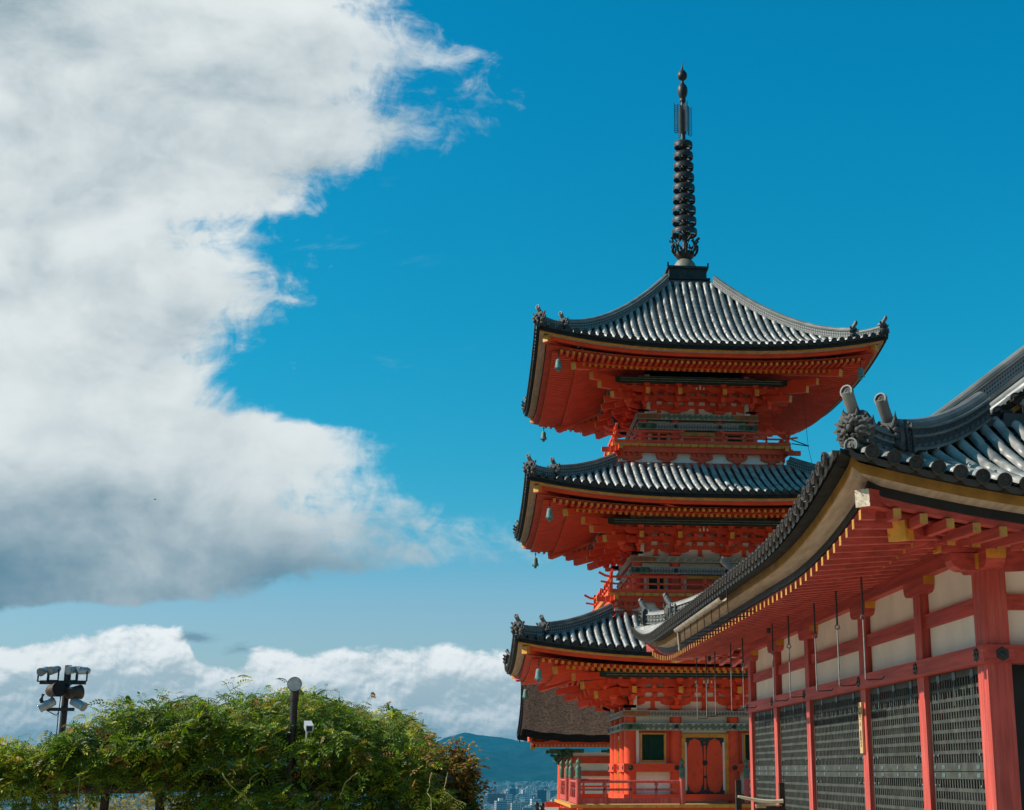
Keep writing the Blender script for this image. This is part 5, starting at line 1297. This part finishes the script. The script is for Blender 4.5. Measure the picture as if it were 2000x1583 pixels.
m = MB(); m.prism([(0, 3.0), (2.8, 3.0), (2.8, 6.0), (1.6, 4.9), (0, 3.5)], lambda a, b: (GX0 + .35, GY + .3 + a, b), lambda a, b: (GX0 + .47, GY + .3 + a, b)); m.build('bargeboard', 'vermilion', gt)
for x in (4.45, 7.3, 10.2, 12.6):
    for y in (70.0, 73.6):
        m = MB(); m.lathe([(.23, GZ + 1.0), (.21, 2.25)], (x, y, 0), 14); m.build('column', 'vermilion', gt)
        b = MB(); b.m = 0; b.box(x - .3, x + .3, y - .3, y + .3, 2.25, 2.5); b.box(x - .85, x + .85, y - .11, y + .11, 2.48, 2.66); b.box(x - .1, x + .1, y - .85, y + .85, 2.5, 2.68)
        b.build('bracket_set', 'carved_green', gt)
m = MB()                                                             # carved nosings at the left corner column
for z, l in ((2.36, .62), (2.12, .45)):
    m.tube([(4.3, 70, z), (4.3 - l * .5, 70, z - .12), (4.3 - l, 70, z + .02), (4.3 - l * .8, 70, z + .14)], [.12, .11, .07, .03], 8)
    m.tube([(4.45, 69.9, z), (4.45, 69.9 - l * .6, z - .1), (4.45, 69.9 - l, z + .05)], [.12, .1, .03], 8)
m.build('carved_nosing', 'carved_green', gt)
m = MB(); m.m = 0; m.box(4.6, 12.5, 70.0, 70.1, GZ + 1, 2.5); m.m = 1
for z0, z1 in ((1.98, 2.3), (1.38, 1.62), (.1, .35)): m.box(4.4, 12.6, 69.9, 70.2, z0, z1)
m.build('front_wall', ['plaster', 'vermilion'], gt)
# ------------------------------------------------------------------ wisteria pergola, poles, trees
rv = random.Random(5)
class Leaves:
    def __init__(s): s.v = []; s.f = []; s.c = []
    def leaflet(s, p, d, n, L, W, c):
        """pointed leaflet of two faces folded along its rib"""
        d = d.normalized(); a = d.cross(n)
        if a.length < 1e-3: a = Vector((1, 0, 0))
        a.normalize(); up = a.cross(d) * (W * .22); b = len(s.v)
        m = p + d * (L * .42); s.v += [p, m + a * W * .5 + up, p + d * L, m - a * W * .5 + up]
        s.f += [(b, b + 1, b + 2), (b, b + 2, b + 3)]; s.c += [c] * 6
    def pinnate(s, p, d, n, L, k, c):
        """compound leaf: pairs of leaflets on a drooping stalk"""
        d = d.normalized(); a = d.cross(n)
        if a.length < 1e-3: a = Vector((1, 0, 0))
        a.normalize()
        for i in range(k):
            t = (i + .6) / k; q = p + d * (L * t) + Vector((0, 0, -L * .35 * t * t)); ll = L * .36 * (1 - .35 * abs(t - .4)); dn = Vector((0, 0, -.35 * t))
            for sg in (-1, 1): s.leaflet(q, a * sg + d * .45 + dn, n, ll, ll * .42, tuple(x * rv.uniform(.85, 1.15) for x in c))
        s.leaflet(p + d * L + Vector((0, 0, -L * .35)), d + Vector((0, 0, -.5)), n, L * .34, L * .15, c)
    def build(s, name, parent, matn='leaf'):
        root = parent
        while root.parent is not None: root = root.parent
        o = root.location; me = bpy.data.meshes.new(name); me.from_pydata([(a.x - o.x, a.y - o.y, a.z - o.z) for a in s.v], [], s.f); me.materials.append(MATS[matn])
        at = me.color_attributes.new('tint', 'FLOAT_COLOR', 'CORNER'); at.data.foreach_set('color', [x for c in s.c for x in (*c, 1.0)])
        ob = bpy.data.objects.new(name, me); col.objects.link(ob); ob.parent = parent; return ob
GREENS = [(.105, .165, .010), (.145, .215, .012), (.08, .13, .010), (.20, .26, .016), (.055, .10, .010)]
YELLOWS = [(.40, .38, .02), (.48, .40, .03), (.34, .35, .02)]
RUSTY = [(.32, .15, .035), (.27, .17, .05), (.36, .22, .05)]
pe = thing('pergola', (-3.4, 20.5, -1.2), 'dark timber pergola carrying a thick wisteria canopy', 'pergola')
for x in (-8.6, -6.9, -4.9, -4.18, -2.2, -.75):
    for y in (19.85, 23.6):
        if y > 23 and x in (-4.9,): continue
        m = MB(); m.tube([(x, y, -1.25), (x, y, 1.5)], .058, 8); m.build('post', 'dark_timber', pe)
for y, z, x0, x1, dz in ((19.80, 1.385, -9.4, -4.4, .055), (19.80, 1.52, -4.7, -.3, -.02), (19.72, 1.42, -4.4, -.9, -.03), (21.7, 1.6, -9.4, -.5, 0), (23.6, 1.55, -9.4, -.5, 0)):
    m = MB(); m.tube([(x0, y, z - dz * .5), ((x0 + x1) / 2, y, z + .012), (x1, y, z + dz * .5)], .062, 9); m.build('beam', 'dark_timber', pe)
for k in range(9):
    x = -9 + k; m = MB(); m.tube([(x, 19.5, 1.62), (x, 24.0, 1.68)], .045, 7); m.build('cross_beam', 'dark_timber', pe)
vn = thing('wisteria_vine', (-3.4, 21.0, -1.2), 'dense green wisteria canopy with yellowing leaves spilling over the pergola', 'vine')
TOPX = [(-9.5, 1.9), (-7.2, 1.85), (-6.37, 1.84), (-5.9, 1.90), (-5.55, 2.0), (-5.3, 2.22), (-5.0, 2.36), (-4.6, 2.40), (-4.1, 2.42), (-3.7, 2.55), (-3.2, 2.62), (-2.7, 2.60), (-2.3, 2.55), (-1.9, 2.45), (-1.3, 2.36), (-.95, 2.22), (-.72, 1.98), (-.48, 1.6), (-.28, 1.15), (.0, .8)]
BOT = [(-9.5, 1.25), (-6.6, 1.2), (-6.1, 1.28), (-5.7, 1.08), (-5.35, 1.15), (-5.2, 1.40), (-4.05, 1.40), (-3.85, .8), (-3.6, .45), (-2.5, .3), (-1.2, .3), (-.3, .35), (.0, .55)]
def pw(T, x):
    for (a, b), (c, d) in zip(T, T[1:]):
        if x <= c: t = max(0, (x - a) / (c - a)); return b + (d - b) * t
    return T[-1][1]
def topz(x, y):
    t = (y - 18.9) / 5.6; return pw(TOPX, x) * (1 if t > .3 else 1) - .55 * max(0, .30 - t) ** 1.0 * 2.2 + .09 * math.sin(x * 3.1 + y) + .08 * math.sin(x * 7.3 + y * 2.1) + .05 * math.sin(y * 3.3 + x) + (y - 20.5) * (.03 if x > -5 else .0)
lv = Leaves(); cnt = 0
def leafcol():
    r_ = rv.random(); c = rv.choice(GREENS)
    if r_ < .13: c = rv.choice(YELLOWS)
    elif r_ < .20: c = rv.choice(RUSTY)
    f = rv.uniform(.75, 1.25); return tuple(k * f for k in c)
clumps = [(rv.uniform(-9.3, 0), rv.uniform(18.8, 24), rv.uniform(.6, 2.6), rv.choice(('y', 'g', 'r', 'g', 'y'))) for _ in range(60)]
while cnt < 19000:
    x = rv.uniform(-9.4, .05) if rv.random() < .25 else rv.uniform(-7.0, .05); y = 18.9 + 5.2 * rv.random() ** 1.5
    tz = topz(x, y); bz = pw(BOT, x) + .12 * math.sin(x * 9) + (.35 if y > 20.4 and x < -4 else 0)
    if tz < bz: continue
    front = max(0, 1 - (y - 18.9) / .9)
    if rv.random() < .55 + .0 * front: z = tz - abs(rv.gauss(0, .14))
    else:
        z = rv.uniform(bz, tz); y = 18.95 + abs(rv.gauss(0, .55)) + .35 * math.sin(x * 2.3 + z * 2.9) * .5 + .35 * max(0, z - 1.7)
    if z < bz: continue
    if -5.25 < x < -3.95 and z < 1.40: continue
    if y < 19.5 and z > 1.55 and abs(x + 2.44) < .14: continue
    if y < 19.3 and abs(x + 2.17) < .13 and abs(z - 2.2) < .13: continue
    if y < 19.75 and ((x < -4.3 and 1.29 < z < 1.47) or (-3.6 < x < -1.9 and 1.42 < z < 1.60)) and rv.random() < .82: continue
    n = Vector((rv.gauss(0, .4) - .25, rv.gauss(-.35, .4), rv.uniform(.4, 1))).normalized(); d = Vector((rv.gauss(0, 1), rv.gauss(-.25, .8), rv.gauss(.1, .5)))
    c = leafcol()
    if x > -1.0 and rv.random() < .25 + .3 * max(0, x + 1.0): c = tuple(k * rv.uniform(.8, 1.2) for k in rv.choice(RUSTY + YELLOWS))
    for (a, b, e, kd) in clumps:
        if (a - x) ** 2 + (b - y) ** 2 * .5 + (e - z) ** 2 < .10 and rv.random() < .6:
            c = tuple(k * rv.uniform(.8, 1.2) for k in rv.choice(YELLOWS if kd == 'y' else (RUSTY if kd == 'r' else GREENS)))
            break
    lv.pinnate(Vector((x, y, z)), d, n, rv.uniform(.13, .24), rv.choice((4, 5, 5, 6)), c); cnt += 1
# sprays that stand up or reach out of the canopy, and trailing shoots below
SH = []
for k in range(70):
    x = rv.uniform(-6.6, -.4); y = rv.uniform(19.6, 22.5); z = topz(x, y) - .05; P = [Vector((x, y, z))]; d = Vector((rv.gauss(0, .5), rv.gauss(-.1, .3), 1)).normalized(); L = rv.choice((.15, .2, .25, .35, .5))
    for j in range(6):
        d = (d + Vector((rv.gauss(0, .25), rv.gauss(0, .2), -.10))).normalized(); P.append(P[-1] + d * L / 6)
        if j > 0: lv.pinnate(P[-1], Vector((rv.gauss(0, 1), rv.gauss(0, .7), rv.uniform(-.1, .6))), Vector((rv.gauss(0, .3), -.5, 1)), rv.uniform(.08, .15), 4, leafcol())
    SH.append((P, [.008 * (1 - j / 8) for j in range(7)]))
for x, y, L in ((-5.75, 18.95, .50), (-5.6, 18.9, .4), (-5.05, 18.85, .62), (-4.95, 18.9, .5), (-3.2, 18.75, .55), (-2.75, 18.8, .45), (-.55, 18.8, .8), (-.35, 18.85, .6), (-1.5, 18.8, .4), (-6.3, 18.9, .4)):
    P = [Vector((x, y, 1.62))]; d = Vector((rv.gauss(0, .6), -.2, -.6)).normalized()
    for j in range(9): d = (d + Vector((rv.gauss(0, .5), rv.gauss(-.02, .15), -.2 + .5 * (j % 4 == 3)))).normalized(); P.append(P[-1] + d * L / 9)
    SH.append((P, [.007 - .0005 * j for j in range(10)]))
    for j in range(4, 10): lv.pinnate(P[j], Vector((rv.gauss(0, 1), rv.gauss(-.4, .5), -.3)), Vector((0, -.6, 1)), rv.uniform(.07, .13), 4, rv.choice(YELLOWS + GREENS))
# shaded inner foliage that closes the canopy
for _ in range(5200):
    x = rv.uniform(-9.3, -.15); y = rv.uniform(20.2, 22.8); tz = topz(x, y) - .12; bz = max(.25, pw(BOT, x) + .05) + (.25 if x < -4.0 else 0)
    if tz < bz: continue
    c = rv.choice(GREENS); lv.pinnate(Vector((x, y, rv.uniform(bz, tz))), Vector((rv.gauss(0, 1), rv.gauss(-.3, .8), rv.gauss(0, .5))), Vector((rv.gauss(0, .4), -.5, rv.uniform(.2, 1))), rv.uniform(.20, .30), 4, c)
lv.build('leaves', vn)
for P, rr in SH: m = MB(); m.tube(P, rr, 5); m.build('shoot', 'young_stem', vn)
m = MB()
for k in range(26):
    x = rv.uniform(-9, -1.2); y = rv.uniform(20.6, 23.6); P = [Vector((x, y, 1.62))]; d = Vector((rv.gauss(0, 1), rv.gauss(0, .7), .25)).normalized()
    for j in range(9): d = (d + Vector((rv.gauss(0, .5), rv.gauss(0, .4), rv.gauss(0, .3)))).normalized(); q = P[-1] + d * .28; q.x = min(q.x, -1.0); q.y = max(20.0, q.y); q.z = max(1.5, min(topz(q.x, q.y) - .3, q.z)); P.append(q)
    m.tube(P, [.032 * (1 - j / 12) for j in range(10)], 6)
for x in (-6.88, -4.2, -2.22, -.77): m.tube([(x + .09 * math.cos(t), 19.86 + .09 * math.sin(t), -1.2 + t * .17) for t in [k * .6 for k in range(28)]], .035, 7)
m.build('stems', 'stem', vn)

# --- floodlight pole behind the canopy
fx, fy = -7.535, 27.0
fp = thing('floodlight_pole', (fx, fy, -1.2), 'dark brown pole crowded with floodlights above the left end of the vine', 'floodlight')
m = MB(); m.tube([(fx, fy, -1.2), (fx, fy, 3.53)], .062, 12); m.build('pole', 'pole_brown', fp)
m = MB(); m.box(fx - .46, fx + .36, fy - .10, fy - .05, 3.18, 3.25); m.build('cross_bar', 'black_metal', fp)
m = MB(); m.box(fx - .28, fx + .20, fy - .11, fy - .06, 2.70, 2.76); m.build('cross_bar', 'black_metal', fp)
def can(c, d, L, r0, r1, mats, fins, parent, yoke=None):
    """floodlight: flared barrel along d with a recessed face; fins at the back"""
    C = Vector(c); d = Vector(d).normalized(); m = MB(); m.m = 0
    L *= .88; r0 *= .88; r1 *= .88; m.tube([C - d * L * .5, C - d * L * .42, C - d * L * .1, C + d * L * .42, C + d * L * .5], [r0 * .55, r0, r0 * 1.02, r1, r1 * 1.04], 16, capm=1)
    f = C + d * (L * .5); m.m = 1; m.tube([f, f + d * .005], [r1 * .9, r1 * .88], 16, capm=1)
    for k in range(fins): q = C - d * L * (.5 + .055 * k); m.m = 0; m.tube([q, q + d * .012], r0 * (.95 - .06 * k), 12)
    o = m.build('floodlight', mats, parent)
    if yoke:
        y_ = MB(); s_ = Vector((1, 0, 0)); y_.bar(C - s_ * r1 * 1.1, C - s_ * r1 * 1.1 + Vector((0, 0, -yoke)), .022, .03); y_.bar(C + s_ * r1 * 1.1, C + s_ * r1 * 1.1 + Vector((0, 0, -yoke)), .022, .03); y_.bar(C - s_ * r1 * 1.1 + Vector((0, 0, -yoke)), C + s_ * r1 * 1.1 + Vector((0, 0, -yoke)), .03, .02)
        y_.build('yoke', 'black_metal', o)
for dx_, dz_, dv in ((-.41, 3.42, (-.25, -.9, -.30)), (-.22, 3.44, (-.35, -.8, -.2)), (.10, 3.44, (-.45, -.8, -.15)), (.29, 3.43, (-.7, -.6, .0))):
    can((fx + dx_, fy - .10, dz_), dv, .22, .075, .088, ['lamp_grey', 'lamp_glass'], 4, fp, .19)
can((fx - .14, fy - .22, 3.07), (.72, -.62, .10), .30, .13, .155, ['lamp_brown', 'plain_black'], 1, fp); can((fx + .17, fy - .1, 3.03), (.55, .6, .12), .30, .12, .15, ['lamp_brown', 'plain_black'], 1, fp)
can((fx - .27, fy - .14, 2.82), (-.75, -.2, -.45), .34, .095, .10, ['lamp_grey', 'lamp_glass'], 0, fp); can((fx + .27, fy - .14, 2.83), (.8, -.35, -.38), .36, .085, .095, ['lamp_grey', 'lamp_glass'], 0, fp)
m = MB(); m.tube([(fx - .34, fy - .2, 3.0), (fx - .37, fy - .2, 2.9), (fx - .33, fy - .18, 2.78), (fx - .28, fy - .15, 2.74)], .035, 8); m.build('lamp_arm', 'black_metal', fp)
for P, rr in (([(fx - .3, fy - .1, 2.72), (fx - .18, fy - .12, 2.66), (fx - .1, fy - .1, 2.62), (fx - .08, fy - .07, 2.68)], .009), ([(fx + .06, fy - .08, 2.86), (fx + .1, fy - .1, 2.98), (fx + .2, fy - .1, 2.95)], .008), ([(fx, fy - .08, 3.1), (fx + .1, fy - .12, 3.16), (fx + .2, fy - .11, 3.27)], .009),
              ([(fx - .38, fy - .12, 3.25), (fx - .30, fy - .16, 3.19), (fx - .12, fy - .13, 3.20), (fx - .05, fy - .09, 3.12)], .008), ([(fx - .06, fy - .07, 3.1), (fx - .075, fy - .08, 2.6), (fx - .066, fy - .08, 2.0)], .010)):
    m = MB(); m.tube(P, rr, 5); m.build('cable', 'black_metal', fp)

# --- single spotlight pole standing in the canopy
qx, qy = -2.625, 19.35
mz = lambda y: 1.65 + (1505 - y) / 2869 * qy * 1.02
qp = thing('spotlight_pole', (qx, qy, -1.2), 'dark brown pole with one round silver spotlight rising out of the vine', 'spotlight')
m = MB(); m.tube([(qx * .925, qy, -1.2), (qx * .925, qy, 2.70)], .050, 12); m.tube([(qx * .925, qy, 2.55), (qx * .925, qy, 2.72)], .058, 12); m.tube([(qx * .925, qy, 2.05), (qx * .925, qy, 2.09)], .057, 12); m.build('pole', 'pole_brown', qp)
m = MB(); C = Vector((qx * .925, qy - .06, 2.765)); d = Vector((.12, -.95, -.05)).normalized()
m.m = 0; m.tube([C - d * .10, C - d * .05, C + d * .05], [.05, .085, .098], 20, caps=False); m.tube([C + d * .05, C + d * .02, C - d * .05], [.09, .075, .03], 20); m.m = 1; m.tube([C - d * .04, C + d * .0], .02, 8); m.build('spotlight', ['lamp_grey', 'lamp_glass'], qp)
# --- security camera in the leaves
kx, ky, kz = -2.18, 19.0, 2.20
kt = thing('security_camera', (kx, ky, kz), 'small white box security camera poking out of the leaves beside the spotlight pole', 'camera')
fr = lambda a, b, c: (kx + (a * .95 - b * .25) * .85, ky + (b * .9 - a * .1) * .85, kz + (c - b * -.30) * .85)
m = MB(fr); m.m = 0; m.box(-.055, .055, -.10, .13, -.05, .05); m.box(-.062, .062, -.13, .13, .05, .058); m.box(-.062, -.055, -.13, .1, -.02, .05); m.box(.055, .062, -.13, .1, -.02, .05); m.build('housing', ['camera_white'], kt)
m = MB(fr); m.m = 0; m.box(-.042, .042, -.104, -.099, -.04, .036); m.tube([(0, -.11, 0), (0, -.10, 0)], .022, 10); m.build('lens', 'plain_black', kt)
m = MB(fr); m.tube([(0, .12, -.04), (0, .16, -.16), (0, .16, -.5)], .018, 6); m.build('bracket', 'lamp_grey', kt)

# --- young tree turning red at the right end of the vine
at_ = thing('autumn_tree', (-.52, 20.6, -1.2), 'small tree with leaves turning rust red at the right end of the vine', 'tree')
m = MB(); L2 = Leaves(); m.tube([(-.62, 20.6, -1.3), (-.58, 20.6, -.2), (-.52, 20.58, .6)], [.10, .08, .055], 8)
def limb(p, d, L, r_, dep):
    P = [p]; n_ = 6
    for j in range(n_): d = (d + Vector((rv.gauss(0, .16), rv.gauss(0, .16), rv.gauss(.02, .10)))).normalized(); P.append(P[-1] + d * L / n_)
    m.tube(P, [r_ * (1 - .75 * j / n_) for j in range(n_ + 1)], 6)
    if dep:
        for j in (2, 3, 4, 5, 6): limb(P[j], (d + Vector((rv.gauss(0, .7), rv.gauss(0, .6), rv.gauss(.1, .4)))).normalized(), L * rv.uniform(.35, .55), r_ * .45, dep - 1)
    else:
        for j in range(1, 7):
            for q in range(7):
                t = P[j] + Vector((rv.gauss(0, .05), rv.gauss(0, .05), rv.gauss(0, .05))); red = .25 + .55 * max(0, min(1, (t.z - 1.15) / .8)); c = tuple(k * 1.25 for k in rv.choice(RUSTY)) if rv.random() < red else ((.34, .10, .04) if rv.random() < red * .6 else rv.choice(GREENS + [(.13, .14, .03)]))
                if t.x < -.85: continue
                f = rv.uniform(.6, 1.1); L2.leaflet(t, Vector((rv.gauss(0, 1), rv.gauss(0, 1), rv.gauss(-.4, .5))), Vector((rv.gauss(0, .5), rv.gauss(-.3, .4), 1)), rv.uniform(.06, .10), rv.uniform(.04, .055), tuple(k * f for k in c))
for d, L, z in (((.25, -.1, 1), .95, .6), ((.45, -.1, .8), .80, .7), ((.8, .1, .35), .50, .9), ((-.15, 0, 1), .9, .6), ((.3, .2, .8), .9, .5), ((.9, -.2, .1), .52, .65), ((.1, .3, 1), .85, .6), ((.7, -.3, .3), .6, .4), ((.7, .1, 0), .5, .25), ((-.4, -.2, .6), .8, .5), ((.2, -.3, .8), .8, .5), ((.8, -.1, .2), .45, 1.1)):
    limb(Vector((-.52, 20.58, z)), Vector(d).normalized(), L, .032, 2 if L > .7 else 1)
m.build('trunk', 'trunk', at_); L2.build('crown', at_)
# --- golden shrub behind the pergola posts
gs = thing('golden_shrub', (-6.0, 28.5, -1.2), 'golden yellow shrub seen between the pergola posts', 'shrub')
L3 = Leaves()
for _ in range(9000):
    x, y = rv.uniform(-7.75, -4.9), rv.gauss(28.5, .6); z = -1.2 + rv.random() ** .6 * (2.42 + .10 * math.sin(x * 4) + .07 * math.sin(x * 11) - .22 * abs(x + 6.4) ** 2)
    c = rv.choice([(.36, .24, .05), (.42, .26, .05), (.30, .24, .05), (.20, .20, .04), (.34, .17, .04)]); L3.leaflet(Vector((x, y, z)), Vector((rv.gauss(0, 1), rv.gauss(0, 1), rv.gauss(0, .6))), Vector((rv.gauss(0, .5), -.4, 1)), rv.uniform(.05, .10), .04, tuple(k * rv.uniform(.7, 1.1) for k in c))
L3.build('foliage', gs); m = MB()
for k in range(9): m.tube([(-6.2, 28.5, -1.3), (-6.2 + rv.gauss(0, .3), 28.5 + rv.gauss(0, .3), -.5), (-6.2 + rv.gauss(0, .7), 28.5 + rv.gauss(0, .5), .3)], [.03, .02, .008], 5)
m.build('stems', 'stem', gs)
# ------------------------------------------------------------------ small things
# wooden stand with a curved bamboo rail in front of the shutters
bt = thing('bamboo_rail_stand', (4.4, 22, 0), 'dark wooden stand with a pale curved bamboo rail in front of the shutters', 'stand')
for x, z in ((4.06, 1.50), (4.74, 1.462)):
    m = MB(); m.box(x - .042, x + .042, 21.95, 22.03, 0, z); m.build('post', 'dark_timber', bt)
m = MB(); P = [(4.04 + .70 * t, 21.92, 1.262 - .075 * math.sin(math.pi * min(1, t * 1.0) * .62)) for t in [k / 10 for k in range(11)]]; m.tube(P, [.018] + [.024 + .006 * t / 10 for t in range(9)] + [.033], 10)
m.build('bamboo_rail', 'bamboo', bt)
m = MB(); m.box(4.34, 4.76, 21.93, 21.99, 1.05, 1.115); m.box(4.38, 4.80, 22.0, 22.06, .98, 1.07); m.build('cross_rail', 'dark_timber', bt)
m = MB(); m.box(4.34, 4.47, 21.88, 22.06, 1.09, 1.118); m.box(4.34, 4.72, 21.90, 22.1, 1.122, 1.135); m.build('plank', 'bare_wood', bt)
# crow on the top balcony
cx_, cy_, cz_ = PX - 3.07, PY - 3.06, 13.34
cr = thing('crow', (cx_, cy_, cz_), 'black crow perched on the corner of the topmost balcony railing', 'bird')
m = MB(); m.smooth = True
m.tube([(cx_ + .17, cy_, cz_ - .10), (cx_ + .10, cy_, cz_ + .02), (cx_ + .03, cy_, cz_ + .11), (cx_ - .03, cy_, cz_ + .20), (cx_ - .065, cy_, cz_ + .265), (cx_ - .085, cy_, cz_ + .30), (cx_ - .115, cy_, cz_ + .315), (cx_ - .145, cy_, cz_ + .31), (cx_ - .165, cy_, cz_ + .30), (cx_ - .21, cy_, cz_ + .285)], [.02, .05, .078, .08, .055, .046, .046, .034, .014, .003], 12)
m.smooth = False; m.build('body', 'crow', cr)
for s_ in (-1, 1):
    m = MB(); m.hexa([(cx_ - .03, cy_ + s_ * .075, cz_ + .2), (cx_ + .06, cy_ + s_ * .085, cz_ + .02), (cx_ + .2, cy_ + s_ * .03, cz_ - .14), (cx_ + .10, cy_ + s_ * .07, cz_ + .12)], [(cx_ - .03, cy_ + s_ * .085, cz_ + .2), (cx_ + .06, cy_ + s_ * .095, cz_ + .02), (cx_ + .2, cy_ + s_ * .04, cz_ - .14), (cx_ + .10, cy_ + s_ * .08, cz_ + .12)]); m.build('wing', 'crow', cr)
    m = MB(); m.tube([(cx_ + .0, cy_ + s_ * .03, cz_ + .07), (cx_ - .005, cy_ + s_ * .03, cz_ - .005), (cx_ - .04, cy_ + s_ * .03, cz_ - .01)], .008, 5); m.build('leg', 'crow', cr)
# distant bird in flight before the cloud
V0 = Vector((-46.2, 200.0, 38.9)); fb_ = thing('flying_bird', V0, 'tiny dark bird flying in front of the big cloud', 'bird')
m = MB(); m.tube([V0 + Vector((-.16, 0, .02)), V0 + Vector((-.05, 0, 0)), V0 + Vector((.08, 0, 0)), V0 + Vector((.2, 0, .0))], [.008, .06, .05, .01], 8); m.build('body', 'crow', fb_)
for s_ in (-1, 1):
    m = MB(); m.hexa([V0 + Vector(p) for p in ((-.07, 0, .0), (.07, 0, .0), (.10, s_ * .3, .10), (.12, s_ * .42, .03))], [V0 + Vector(p) for p in ((-.07, 0, .02), (.07, 0, .02), (.10, s_ * .3, .115), (.12, s_ * .42, .04))]); m.build('wing', 'crow', fb_)
# two dark lamp finials below the veranda
for k, (x, z, lb) in enumerate(((2.44, -.02, 'dark lantern post with a knobbed cap below the pagoda veranda, left one'), (2.67, -.05, 'dark lantern post with a knobbed cap below the pagoda veranda, right one'))):
    y = 56.5; t = thing('lantern_post', (x, y, -1.5), lb, 'post', 'knobbed lantern posts')
    m = MB(); m.lathe([(.07, -1.9), (.07, z + .12)], (x, y, 0), 10); m.build('shaft', 'dark_bronze', t)
    m = MB(); m.lathe([(.10, z + .10), (.11, z + .20), (.07, z + .26), (.10, z + .33), (.10, z + .40), (.05, z + .46), (.01, z + .52)], (x, y, 0), 10); m.build('cap', 'dark_bronze', t)
# ------------------------------------------------------------------ air
def haze_box():
    m = bpy.data.materials.new('haze_air'); m.use_nodes = True; nt = m.node_tree
    for n in list(nt.nodes): nt.nodes.remove(n)
    o = nt.nodes.new('ShaderNodeOutputMaterial'); v_ = nt.nodes.new('ShaderNodeVolumePrincipled')
    v_.inputs['Color'].default_value = (*HAZE_COL, 1); v_.inputs['Density'].default_value = HAZE; v_.inputs['Anisotropy'].default_value = .0
    nt.links.new(v_.outputs[0], o.inputs['Volume']); MATS['haze_air'] = m
    b = MB(); b.box(-15000, 15000, -4000, 13500, PLAIN - 3.5, 310); tag(b.build('haze', 'haze_air'), 'thin blue haze over the valley and the hills', 'haze', kind='stuff')
if HAZE > 0: haze_box()
